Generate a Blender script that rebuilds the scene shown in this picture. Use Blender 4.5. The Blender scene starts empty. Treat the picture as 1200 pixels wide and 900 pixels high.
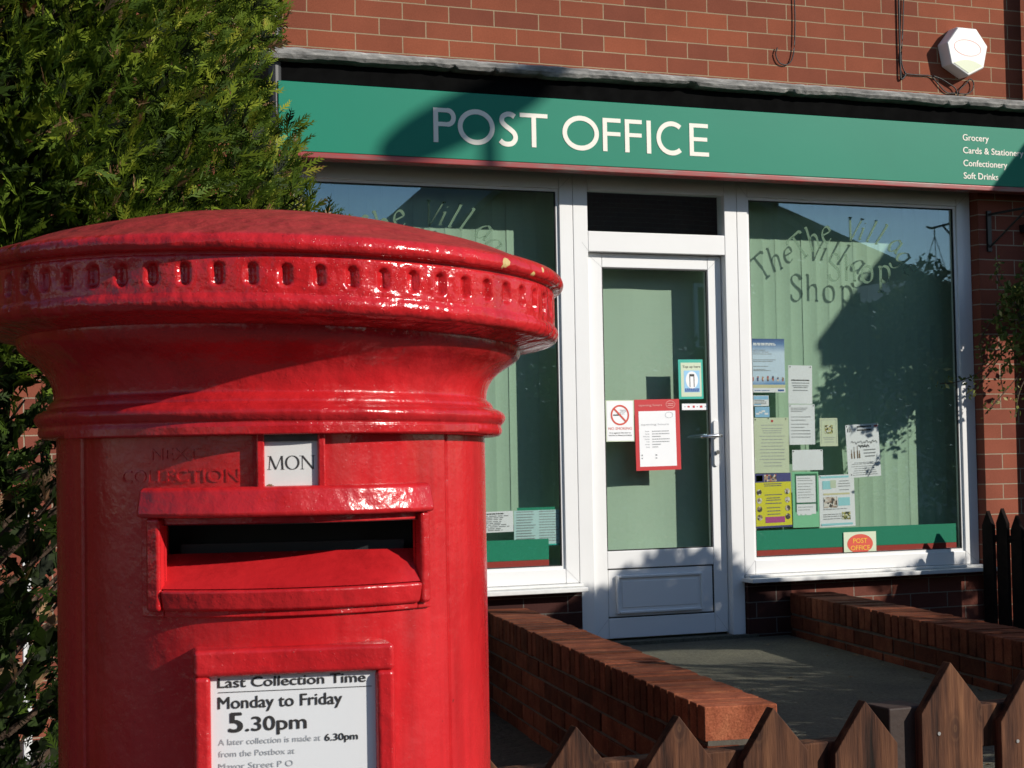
import bpy, math, random
import numpy as np
from mathutils import Vector, Matrix
R = math.radians
random.seed(7); rng = np.random.default_rng(7)
scene = bpy.context.scene
COL = scene.collection
SUN = Vector((.92, -1, .62))

# ---------------------------------------------------------------- materials
def new_mat(name):
    m = bpy.data.materials.new(name); m.use_nodes = True
    nt = m.node_tree; b = nt.nodes['Principled BSDF']
    return m, nt, b
def lin(c):
    return tuple(((x/255)/12.92 if x/255 <= .04045 else ((x/255+.055)/1.055)**2.4) for x in c)
def noise(nt, scale, detail=4, rough=.6, vec=None):
    n = nt.nodes.new('ShaderNodeTexNoise'); n.inputs['Scale'].default_value = scale
    n.inputs['Detail'].default_value = detail; n.inputs['Roughness'].default_value = rough
    if vec is None:
        tc = nt.nodes.new('ShaderNodeTexCoord'); vec = tc.outputs['Object']
    nt.links.new(vec, n.inputs['Vector'])
    return n
def ramp(nt, fac, stops):
    r = nt.nodes.new('ShaderNodeValToRGB'); nt.links.new(fac, r.inputs['Fac'])
    e = r.color_ramp.elements
    while len(e) < len(stops): e.new(.5)
    for k, (p, c) in enumerate(stops):
        e[k].position = p; e[k].color = (*c, 1) if len(c) == 3 else c
    return r
def bump(nt, b, h, strength, dist):
    n = nt.nodes.new('ShaderNodeBump'); n.inputs['Strength'].default_value = strength
    n.inputs['Distance'].default_value = dist
    nt.links.new(h, n.inputs['Height'])
    prev = b.inputs['Normal'].links[0].from_socket if b.inputs['Normal'].links else None
    if prev: nt.links.new(prev, n.inputs['Normal'])
    nt.links.new(n.outputs['Normal'], b.inputs['Normal'])
    return n
def simple(name, col, rough=.5, metal=0, var=.12, vscale=12, bstr=0, bscale=80, bdist=.002, coat=0, spec=.5):
    m, nt, b = new_mat(name)
    b.inputs['Roughness'].default_value = rough; b.inputs['Metallic'].default_value = metal
    b.inputs['Coat Weight'].default_value = coat
    b.inputs['Specular IOR Level'].default_value = spec
    if var:
        n = noise(nt, vscale)
        r = ramp(nt, n.outputs['Fac'], [(.25, tuple(max(0, c*(1-var)) for c in col)), (.75, tuple(min(1, c*(1+var)) for c in col))])
        nt.links.new(r.outputs['Color'], b.inputs['Base Color'])
    else: b.inputs['Base Color'].default_value = (*col, 1)
    if bstr:
        bump(nt, b, noise(nt, bscale, 3).outputs['Fac'], bstr, bdist)
    return m
def mixrgb(nt, fac, a, b_, mode='MIX'):
    n = nt.nodes.new('ShaderNodeMix'); n.data_type = 'RGBA'; n.blend_type = mode
    if isinstance(fac, (int, float)): n.inputs[0].default_value = fac
    else: nt.links.new(fac, n.inputs[0])
    for s, v in ((6, a), (7, b_)):
        if isinstance(v, tuple): n.inputs[s].default_value = (*v, 1)
        else: nt.links.new(v, n.inputs[s])
    return n.outputs[2]
def math_n(nt, op, a, b_=None, c=None):
    n = nt.nodes.new('ShaderNodeMath'); n.operation = op
    for k, v in enumerate((a, b_, c)):
        if v is None: continue
        if isinstance(v, (int, float)): n.inputs[k].default_value = v
        else: nt.links.new(v, n.inputs[k])
    return n.outputs[0]

def brick_mat(name, c1, c2, mortar, ox=2.141, oz=3.401, width=.239, row=.083, msize=.0032, bstr=.6):
    m, nt, b = new_mat(name)
    tc = nt.nodes.new('ShaderNodeTexCoord')
    sx = nt.nodes.new('ShaderNodeSeparateXYZ'); nt.links.new(tc.outputs['Object'], sx.inputs[0])
    geo = nt.nodes.new('ShaderNodeNewGeometry')
    sn = nt.nodes.new('ShaderNodeSeparateXYZ'); nt.links.new(geo.outputs['Normal'], sn.inputs[0])
    side = math_n(nt, 'GREATER_THAN', math_n(nt, 'ABSOLUTE', sn.outputs[0]), .7)
    hx = math_n(nt, 'ADD', math_n(nt, 'MULTIPLY', sx.outputs[0], math_n(nt, 'SUBTRACT', 1.0, side)), math_n(nt, 'MULTIPLY', sx.outputs[1], side))
    cx = nt.nodes.new('ShaderNodeCombineXYZ')
    nt.links.new(math_n(nt, 'SUBTRACT', hx, ox - width*200), cx.inputs[0])
    nt.links.new(math_n(nt, 'SUBTRACT', sx.outputs[2], oz - row*200), cx.inputs[1])
    # slightly wavering joints
    dn = noise(nt, 9, 2); 
    vm = nt.nodes.new('ShaderNodeVectorMath'); vm.operation = 'MULTIPLY_ADD'
    nt.links.new(dn.outputs['Color'], vm.inputs[0]); vm.inputs[1].default_value = (.004, .004, 0)
    nt.links.new(cx.outputs[0], vm.inputs[2])
    bt = nt.nodes.new('ShaderNodeTexBrick'); nt.links.new(vm.outputs[0], bt.inputs['Vector'])
    bt.inputs['Scale'].default_value = 1; bt.inputs['Brick Width'].default_value = width
    bt.inputs['Row Height'].default_value = row; bt.inputs['Mortar Size'].default_value = msize
    bt.inputs['Mortar Smooth'].default_value = .15; bt.inputs['Bias'].default_value = 0
    bt.inputs['Color1'].default_value = (*c1, 1); bt.inputs['Color2'].default_value = (*c2, 1)
    bt.inputs['Mortar'].default_value = (*mortar, 1)
    n1 = noise(nt, 3, 6); n2 = noise(nt, 140, 3)
    r1 = ramp(nt, n1.outputs['Fac'], [(.3, (.82, .80, .78)), (.7, (1.12, 1.1, 1.08))])
    r2 = ramp(nt, n2.outputs['Fac'], [(.3, (.86, .85, .84)), (.7, (1.08, 1.08, 1.08))])
    col = mixrgb(nt, 1.0, bt.outputs['Color'], r1.outputs['Color'], 'MULTIPLY')
    col = mixrgb(nt, 1.0, col, r2.outputs['Color'], 'MULTIPLY')
    nt.links.new(col, b.inputs['Base Color'])
    b.inputs['Roughness'].default_value = .85; b.inputs['Specular IOR Level'].default_value = .15
    h = math_n(nt, 'SUBTRACT', 1.0, bt.outputs['Fac'])
    bump(nt, b, h, bstr, .006); bump(nt, b, n2.outputs['Fac'], .35, .002)
    return m

M = {}
M['brick'] = brick_mat('facade_brick', (.28, .082, .042), (.185, .056, .034), (.34, .26, .165))
M['brick_pier'] = brick_mat('pier_brick', (.29, .088, .052), (.20, .058, .04), (.36, .30, .22))
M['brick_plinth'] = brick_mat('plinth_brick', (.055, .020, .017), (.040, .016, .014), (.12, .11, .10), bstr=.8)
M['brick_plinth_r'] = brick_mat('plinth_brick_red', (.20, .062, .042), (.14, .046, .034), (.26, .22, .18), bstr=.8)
M['brick_far'] = brick_mat('far_brick', (.22, .10, .07), (.17, .08, .06), (.3, .27, .22))
M['brick_loose'], nt, b = new_mat('garden_wall_brick')
n1 = noise(nt, 14, 5); n2 = noise(nt, 160, 3)
rr = ramp(nt, n1.outputs['Fac'], [(.25, (.22, .062, .034)), (.5, (.34, .100, .050)), (.78, (.46, .165, .080))])
rr2 = ramp(nt, n2.outputs['Fac'], [(.3, (.62, .60, .58)), (.7, (1.15, 1.15, 1.15))])
nd = noise(nt, 4.5, 6, .7); rd = ramp(nt, nd.outputs['Fac'], [(.36, (.45, .42, .38)), (.52, (1, 1, 1))])
oi = nt.nodes.new('ShaderNodeAttribute'); oi.attribute_name = 'tone'
c = mixrgb(nt, 1.0, rr.outputs['Color'], rr2.outputs['Color'], 'MULTIPLY')
c = mixrgb(nt, 1.0, c, oi.outputs['Color'], 'MULTIPLY'); c = mixrgb(nt, .7, c, rd.outputs['Color'], 'MULTIPLY')
nt.links.new(c, b.inputs['Base Color']); b.inputs['Roughness'].default_value = .88; b.inputs['Specular IOR Level'].default_value = .12
bump(nt, b, n2.outputs['Fac'], .5, .002); bump(nt, b, noise(nt, 35, 4).outputs['Fac'], .4, .004)
M['mortar'] = simple('mortar', (.10, .085, .065), .9, var=.35, vscale=25, bstr=.6, bscale=120)

# glossy, lumpy, many-coated pillar box paint
def red_paint(name, lump=1.0, dusty=False, chips=(), big=.42):
    m, nt, b = new_mat(name)
    base = (.62, .013, .020)
    n0 = noise(nt, 7, 5)
    r0 = ramp(nt, n0.outputs['Fac'], [(.3, (.47, .014, .018)), (.7, (.59, .020, .024))])
    col = r0.outputs['Color']
    rough = .17 if dusty else .21
    b.inputs['Roughness'].default_value = rough
    b.inputs['Coat Weight'].default_value = .12; b.inputs['Coat Roughness'].default_value = .06; b.inputs['Specular IOR Level'].default_value = .38
    tc = nt.nodes.new('ShaderNodeTexCoord')
    if dusty:
        geo = nt.nodes.new('ShaderNodeNewGeometry'); sn = nt.nodes.new('ShaderNodeSeparateXYZ')
        nt.links.new(geo.outputs['True Normal'], sn.inputs[0])
        up = math_n(nt, 'MULTIPLY', math_n(nt, 'SUBTRACT', sn.outputs[2], .80), 8.0); 
        n3 = noise(nt, 22, 6, .75)
        f = math_n(nt, 'MULTIPLY', up, n3.outputs['Fac']); 
        cl = nt.nodes.new('ShaderNodeClamp'); nt.links.new(f, cl.inputs[0]); cl.inputs['Max'].default_value = .42
        col = mixrgb(nt, cl.outputs[0], col, (.17, .05, .04))
        nt.links.new(math_n(nt, 'ADD', rough, math_n(nt, 'MULTIPLY', cl.outputs[0], .7)), b.inputs['Roughness'])
        nt.links.new(math_n(nt, 'SUBTRACT', .12, math_n(nt, 'MULTIPLY', cl.outputs[0], .2)), b.inputs['Coat Weight'])
    for (p, rad, cc) in chips:
        d = nt.nodes.new('ShaderNodeVectorMath'); d.operation = 'DISTANCE'
        nt.links.new(tc.outputs['Object'], d.inputs[0]); d.inputs[1].default_value = p
        nn = noise(nt, 90, 3)
        s = math_n(nt, 'ADD', d.outputs['Value'], math_n(nt, 'MULTIPLY', math_n(nt, 'SUBTRACT', nn.outputs['Fac'], .5), rad*2.2))
        f = math_n(nt, 'LESS_THAN', s, rad)
        col = mixrgb(nt, f, col, cc)
    mps = nt.nodes.new('ShaderNodeMapping'); nt.links.new(tc.outputs['Object'], mps.inputs[0]); mps.inputs['Scale'].default_value = (16, 16, 1.6)
    ns_ = noise(nt, 1, 5, .7, mps.outputs[0]); rs_ = ramp(nt, ns_.outputs['Fac'], [(.30, (.62, .56, .56)), (.52, (1, 1, 1))])
    col = mixrgb(nt, .75, col, rs_.outputs['Color'], 'MULTIPLY')
    if not dusty:
        nr_ = noise(nt, 11, 5, .7); mr_ = nt.nodes.new('ShaderNodeMapRange'); nt.links.new(nr_.outputs['Fac'], mr_.inputs[0])
        mr_.inputs[1].default_value = .3; mr_.inputs[2].default_value = .75; mr_.inputs[3].default_value = .13; mr_.inputs[4].default_value = .42
        nt.links.new(mr_.outputs[0], b.inputs['Roughness'])
    # flaked spots showing old dark paint
    nf_ = noise(nt, 46, 4, .6); ff_ = math_n(nt, 'GREATER_THAN', nf_.outputs['Fac'], .735)
    col = mixrgb(nt, math_n(nt, 'MULTIPLY', ff_, .75), col, (.13, .018, .014))
    # fine dark pits and scratches
    n5 = noise(nt, 220, 2)
    f5 = math_n(nt, 'GREATER_THAN', n5.outputs['Fac'], .765)
    col = mixrgb(nt, math_n(nt, 'MULTIPLY', f5, .5), col, (.10, .012, .012))
    nt.links.new(col, b.inputs['Base Color'])
    n1 = noise(nt, 26, 2, .5); n2 = noise(nt, 75, 3, .55); n4 = noise(nt, 320, 2)
    bump(nt, b, n1.outputs['Fac'], big*lump, .012)
    bump(nt, b, n2.outputs['Fac'], .40*lump, .0035)
    mg = nt.nodes.new('ShaderNodeMapRange'); nt.links.new(n4.outputs['Fac'], mg.inputs[0])
    mg.inputs[1].default_value = .62; mg.inputs[2].default_value = .72
    bump(nt, b, mg.outputs[0], .35*lump, .0006)
    # brushed vertical drag lines
    mp = nt.nodes.new('ShaderNodeMapping'); nt.links.new(tc.outputs['Object'], mp.inputs[0]); mp.inputs['Scale'].default_value = (160, 160, 5)
    n6 = noise(nt, 1, 2, .5, mp.outputs[0])
    bump(nt, b, n6.outputs['Fac'], .12*lump, .0012)
    return m
M['white_upvc'] = simple('white_plastic', (.80, .80, .79), .32, var=.02, vscale=5)
M['white_sill'] = simple('white_sill_plastic', (.74, .74, .72), .4, var=.08, vscale=30)
M['seal'] = simple('rubber_seal', (.012, .012, .012), .6, var=0)
M['green_sign'] = simple('green_sign_face', (.004, .205, .125), .45, spec=.22, var=.05, vscale=1.5, bstr=.05, bscale=3, bdist=.01)
M['red_trim'], nt, b = new_mat('red_trim')
n_ = noise(nt, 2.2, 4, .7)
mp = nt.nodes.new('ShaderNodeMapping'); tcx = nt.nodes.new('ShaderNodeTexCoord'); nt.links.new(tcx.outputs['Object'], mp.inputs[0]); mp.inputs['Scale'].default_value = (2.5, 1, 22)
n_ = noise(nt, 1.6, 4, .7, mp.outputs[0])
rr = ramp(nt, n_.outputs['Fac'], [(.38, (.34, .028, .028)), (.52, (.26, .05, .045)), (.68, (.22, .15, .12))])  # greyish end of the ramp stands in for reflections on the trim
nt.links.new(rr.outputs['Color'], b.inputs['Base Color']); b.inputs['Roughness'].default_value = .35
M['cream'] = simple('cream_letters', (.80, .76, .66), .5, var=.02)
M['gap_shade_black'] = simple('gap_shade_black', (.006, .006, .006), 1.0, var=.3, spec=0)
M['dark_inside'] = simple('dark_interior', (.02, .021, .02), .9, var=0)
M['ledge'], nt, b = new_mat('weathered_ledge')
mp = nt.nodes.new('ShaderNodeMapping'); tcx = nt.nodes.new('ShaderNodeTexCoord'); nt.links.new(tcx.outputs['Object'], mp.inputs[0]); mp.inputs['Scale'].default_value = (3.2, 8, 20)
na = noise(nt, 1.6, 8, .75, mp.outputs[0])
rr = ramp(nt, na.outputs['Fac'], [(.30, (.07, .068, .064)), (.45, (.20, .195, .185)), (.58, (.34, .33, .31)), (.70, (.62, .60, .56))])
nt.links.new(rr.outputs['Color'], b.inputs['Base Color']); b.inputs['Roughness'].default_value = .8
bump(nt, b, na.outputs['Fac'], .4, .01)
M['black_metal'] = simple('black_metal', (.015, .015, .016), .4, var=.2)
M['cable'] = simple('black_cable', (.012, .012, .012), .5, var=0)
M['blind'] = simple('green_blind_fabric', (.37, .52, .38), .9, var=.05, vscale=4)
M['blind_door'] = simple('green_door_blind', (.43, .565, .43), .9, var=.04, vscale=3)
M['chrome'] = simple('polished_metal', (.75, .75, .74), .22, 1, var=0)
M['alarm_white'] = simple('alarm_plastic', (.80, .80, .76), .35, var=.02)
M['alarm_lens'] = simple('alarm_lens', (.62, .66, .46), .3, var=.03)
M['pale_red'] = simple('faded_red_ink', (.75, .36, .33), .5, var=0)
M['grey_ink'] = simple('faded_grey_ink', (.30, .31, .32), .7, var=0)
M['light_ink'] = simple('light_grey_ink', (.40, .41, .42), .7, var=0)
M['black_ink'] = simple('black_ink', (.025, .023, .022), .6, var=0)
M['paper'] = simple('white_paper', (.86, .87, .88), .7, var=.02)
M['paper_cream'] = simple('cream_paper', (.66, .72, .50), .7, var=.02)
M['paper_blue'] = simple('pale_blue_paper', (.50, .72, .70), .7, var=.05, vscale=10)
M['ink_red'] = simple('red_ink', (.55, .03, .035), .4, var=0)
M['ink_orange'] = simple('orange_red_ink', (.62, .07, .04), .5, var=0)
M['ink_yellow'] = simple('yellow_ink', (.75, .68, .02), .5, var=0)
M['logo_yellow'] = simple('amber_ink', (.80, .42, .03), .5, var=0)
M['ink_blue'] = simple('blue_ink', (.03, .10, .33), .5, var=.1)
M['ink_sky'] = simple('sky_blue_ink', (.28, .55, .78), .5, var=.1)
M['ink_cyan'] = simple('cyan_ink', (.32, .68, .72), .5, var=0)
M['ink_teal'] = simple('teal_ink', (.03, .42, .33), .4, var=0)
M['ink_green'] = simple('dark_green_ink', (.01, .13, .06), .5, var=0)
M['paper_green'] = simple('light_green_card', (.22, .60, .33), .6, var=0)
M['ink_navy'] = simple('navy_ink', (.05, .05, .20), .5, var=.2)
M['ink_magenta'] = simple('magenta_ink', (.45, .06, .25), .5, var=0)
M['ink_brown'] = simple('brown_ink', (.20, .12, .05), .6, var=.4, vscale=60)
M['ink_sand'] = simple('sand_ink', (.66, .62, .36), .6, var=0)
M['strip_green'] = simple('green_film', (.010, .26, .145), .4, var=.02)
M['strip_red'] = simple('red_film', (.42, .045, .03), .4, var=0)
M['plaque'] = simple('pale_plaque', (.60, .68, .50), .4, var=0)
# sky-graded poster: a printed gradient on the poster itself
M['poster_sky'], nt, b = new_mat('printed_sky_gradient')
tc = nt.nodes.new('ShaderNodeTexCoord'); g = nt.nodes.new('ShaderNodeSeparateXYZ'); nt.links.new(tc.outputs['Generated'], g.inputs[0])
nn = noise(nt, 6, 3); 
ff = math_n(nt, 'ADD', g.outputs[2], math_n(nt, 'MULTIPLY', math_n(nt, 'SUBTRACT', nn.outputs['Fac'], .5), .12))
rr = ramp(nt, ff, [(.0, (.03, .10, .35)), (.14, (.08, .25, .55)), (.26, (.60, .74, .85)), (.72, (.62, .76, .88)), (.9, (.10, .22, .45)), (1, (.03, .08, .25))])
nt.links.new(rr.outputs['Color'], b.inputs['Base Color']); b.inputs['Roughness'].default_value = .4
# printed photo patches
def photo_mat(name, cols, sc):
    m, nt, b = new_mat(name)
    v = nt.nodes.new('ShaderNodeTexVoronoi'); v.inputs['Scale'].default_value = sc
    tc = nt.nodes.new('ShaderNodeTexCoord'); nt.links.new(tc.outputs['Object'], v.inputs['Vector'])
    sp = nt.nodes.new('ShaderNodeSeparateColor'); nt.links.new(v.outputs['Color'], sp.inputs[0])
    r = ramp(nt, sp.outputs[0], [(k/len(cols), c) for k, c in enumerate(cols)]); r.color_ramp.interpolation = 'CONSTANT'
    nt.links.new(r.outputs['Color'], b.inputs['Base Color']); b.inputs['Roughness'].default_value = .5
    return m
M['photo_warm'] = photo_mat('printed_photo_warm', [(.45, .30, .2), (.08, .04, .03), (.5, .08, .05), (.7, .62, .5), (.05, .07, .2)], 90)
M['photo_cool'] = photo_mat('printed_photo_cool', [(.6, .5, .42), (.06, .05, .04), (.3, .2, .14), (.75, .72, .66)], 70)
M['photo_plant'] = photo_mat('printed_photo_plant', [(.25, .28, .05), (.04, .05, .02), (.5, .42, .1), (.7, .72, .6)], 150)
M['enamel'] = simple('enamel_tablet', (.70, .70, .68), .30, .0, var=.05, vscale=25)
M['tablet_dark'] = simple('dull_metal_and_shadow', (.12, .12, .11), .4, .6, var=.3, vscale=60)
M['slot_dark'] = simple('slot_inner_metal', (.02, .02, .022), .5, var=0)
M['notice'] = simple('notice_card', (.76, .77, .78), .45, var=.01)
M['glass'], nt, b = new_mat('window_glass')
nt.nodes.remove(b)
tr = nt.nodes.new('ShaderNodeBsdfTransparent'); tr.inputs[0].default_value = (.965, .985, .975, 1)
gl = nt.nodes.new('ShaderNodeBsdfGlossy'); gl.inputs['Roughness'].default_value = .0; gl.inputs[0].default_value = (.60, .82, 1, 1)
g_ = nt.nodes.new('ShaderNodeNewGeometry'); dt = nt.nodes.new('ShaderNodeVectorMath'); dt.operation = 'DOT_PRODUCT'
nt.links.new(g_.outputs['Incoming'], dt.inputs[0]); nt.links.new(g_.outputs['Normal'], dt.inputs[1])
sch = math_n(nt, 'POWER', math_n(nt, 'SUBTRACT', 1.0, math_n(nt, 'ABSOLUTE', dt.outputs['Value'])), 5.0)
sch = math_n(nt, 'MULTIPLY_ADD', sch, .90, .105)
mx = nt.nodes.new('ShaderNodeMixShader'); nt.links.new(sch, mx.inputs[0]); nt.links.new(tr.outputs[0], mx.inputs[1]); nt.links.new(gl.outputs[0], mx.inputs[2])
wn = noise(nt, 1.3, 1); bn = nt.nodes.new('ShaderNodeBump'); bn.inputs['Strength'].default_value = .02; bn.inputs['Distance'].default_value = .02
nt.links.new(wn.outputs['Fac'], bn.inputs['Height']); nt.links.new(bn.outputs[0], gl.inputs['Normal'])
nt.links.new(mx.outputs[0], nt.nodes['Material Output'].inputs['Surface'])
# frosted vinyl lettering
M['frost'], nt, b = new_mat('frosted_vinyl')
nt.nodes.remove(b)
tr = nt.nodes.new('ShaderNodeBsdfTransparent'); tr.inputs[0].default_value = (.46, .46, .46, 1)
df = nt.nodes.new('ShaderNodeBsdfDiffuse'); df.inputs[0].default_value = (.096, .150, .102, 1)
ad = nt.nodes.new('ShaderNodeAddShader'); nt.links.new(tr.outputs[0], ad.inputs[0]); nt.links.new(df.outputs[0], ad.inputs[1])
nt.links.new(ad.outputs[0], nt.nodes['Material Output'].inputs['Surface'])
# concrete path
M['path'], nt, b = new_mat('rough_concrete')
na = noise(nt, 2.2, 6); nb = noise(nt, 60, 5, .8); nc = noise(nt, 260, 2)
rr = ramp(nt, na.outputs['Fac'], [(.3, (.095, .095, .072)), (.7, (.170, .165, .115))])
r2 = ramp(nt, nb.outputs['Fac'], [(.3, (.42, .42, .42)), (.7, (1.45, 1.42, 1.35))])
nt.links.new(mixrgb(nt, 1.0, rr.outputs['Color'], r2.outputs['Color'], 'MULTIPLY'), b.inputs['Base Color'])
b.inputs['Roughness'].default_value = .9
bump(nt, b, nb.outputs['Fac'], 1.0, .016); bump(nt, b, nc.outputs['Fac'], .6, .004)
M['pavement'] = simple('paving_slab', (.13, .125, .115), .9, var=.25, vscale=5, bstr=.4)
M['asphalt'] = simple('asphalt', (.055, .055, .056), .9, var=.3, vscale=30, bstr=.5)
M['soil'] = simple('garden_soil', (.045, .035, .026), .95, var=.5, vscale=12, bstr=.9, bscale=30, bdist=.02)
M['ground'] = simple('rough_grass', (.06, .075, .03), .95, var=.4, vscale=3)
M['line'] = simple('road_paint', (.7, .7, .66), .7, var=.1)
# dark stained timber
M['wood'], nt, b = new_mat('stained_wood')
tc = nt.nodes.new('ShaderNodeTexCoord'); mp = nt.nodes.new('ShaderNodeMapping'); nt.links.new(tc.outputs['Object'], mp.inputs[0]); mp.inputs['Scale'].default_value = (38, 38, 2.6)
nw = noise(nt, 1.0, 6, .65, mp.outputs[0]); nk = noise(nt, 7, 2)
mp2 = nt.nodes.new('ShaderNodeMapping'); nt.links.new(tc.outputs['Object'], mp2.inputs[0]); mp2.inputs['Scale'].default_value = (1, 1, .55)
vr = nt.nodes.new('ShaderNodeTexVoronoi'); vr.voronoi_dimensions = '2D'; vr.inputs['Scale'].default_value = 6.5
sw = nt.nodes.new('ShaderNodeSeparateXYZ'); nt.links.new(mp2.outputs[0], sw.inputs[0]); cw = nt.nodes.new('ShaderNodeCombineXYZ'); nt.links.new(sw.outputs[0], cw.inputs[0]); nt.links.new(sw.outputs[2], cw.inputs[1]); nt.links.new(cw.outputs[0], vr.inputs['Vector'])
ring = math_n(nt, 'SINE', math_n(nt, 'MULTIPLY', vr.outputs['Distance'], 110))
nearr = nt.nodes.new('ShaderNodeMapRange'); nt.links.new(math_n(nt, 'ADD', vr.outputs['Distance'], math_n(nt, 'MULTIPLY', nk.outputs['Fac'], .05)), nearr.inputs[0]); nearr.inputs[1].default_value = .05; nearr.inputs[2].default_value = .16; nearr.inputs[3].default_value = 1.0; nearr.inputs[4].default_value = 0.0; near = nearr.outputs[0]
rr = ramp(nt, nw.outputs['Fac'], [(.34, (.010, .005, .003)), (.42, (.045, .018, .010)), (.55, (.110, .045, .022)), (.70, (.185, .082, .038))])
kc = ramp(nt, ring, [(.1, (.035, .015, .009)), (.9, (.085, .040, .020))])
cc = mixrgb(nt, math_n(nt, 'MULTIPLY', near, .75), rr.outputs['Color'], kc.outputs['Color'])
r3 = ramp(nt, nk.outputs['Fac'], [(.3, (.8, .8, .8)), (.7, (1.15, 1.15, 1.15))])
nt.links.new(mixrgb(nt, 1.0, cc, r3.outputs['Color'], 'MULTIPLY'), b.inputs['Base Color']); b.inputs['Roughness'].default_value = .75; b.inputs['Specular IOR Level'].default_value = .2
bump(nt, b, nw.outputs['Fac'], .9, .006)
M['wood_dark'] = simple('dark_timber', (.035, .018, .012), .7, var=.4, vscale=20, bstr=.4)
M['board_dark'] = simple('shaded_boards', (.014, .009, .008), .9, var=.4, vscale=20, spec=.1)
M['nail'] = simple('nail_head', (.75, .74, .7), .3, .8, var=0)
M['bark'] = simple('bark', (.09, .055, .035), .9, var=.4, vscale=20, bstr=.8, bscale=40, bdist=.01)
def leaf_mat(name, cols, rough=.6, transl=.25):
    m, nt, b = new_mat(name)
    a = nt.nodes.new('ShaderNodeAttribute'); a.attribute_name = 'tone'
    sp = nt.nodes.new('ShaderNodeSeparateColor'); nt.links.new(a.outputs['Color'], sp.inputs[0])
    r = ramp(nt, sp.outputs[0], cols)
    nt.links.new(r.outputs['Color'], b.inputs['Base Color']); b.inputs['Roughness'].default_value = rough
    b.inputs['Specular IOR Level'].default_value = .12
    t = nt.nodes.new('ShaderNodeBsdfTranslucent'); nt.links.new(r.outputs['Color'], t.inputs[0])
    mx = nt.nodes.new('ShaderNodeMixShader'); mx.inputs[0].default_value = transl
    nt.links.new(b.outputs[0], mx.inputs[1]); nt.links.new(t.outputs[0], mx.inputs[2])
    nt.links.new(mx.outputs[0], nt.nodes['Material Output'].inputs['Surface'])
    return m
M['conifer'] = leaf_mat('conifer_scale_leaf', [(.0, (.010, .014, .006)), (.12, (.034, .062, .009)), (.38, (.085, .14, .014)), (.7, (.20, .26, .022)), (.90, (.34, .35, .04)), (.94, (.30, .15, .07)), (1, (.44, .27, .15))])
M['leaf_dark'] = leaf_mat('shrub_leaf', [(.0, (.03, .055, .018)), (.6, (.06, .10, .025)), (1, (.11, .14, .04))])
M['leaf_basket'] = leaf_mat('basket_leaf', [(.0, (.04, .07, .02)), (.5, (.12, .16, .035)), (.8, (.30, .30, .09)), (1, (.55, .48, .22))])
M['slate'] = simple('roof_slate', (.055, .058, .062), .6, var=.3, vscale=8)
M['render_wall'] = simple('painted_render', (.40, .38, .33), .9, var=.1)
M['stone_trim'] = simple('stone_trim', (.35, .32, .27), .85, var=.15)

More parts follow.
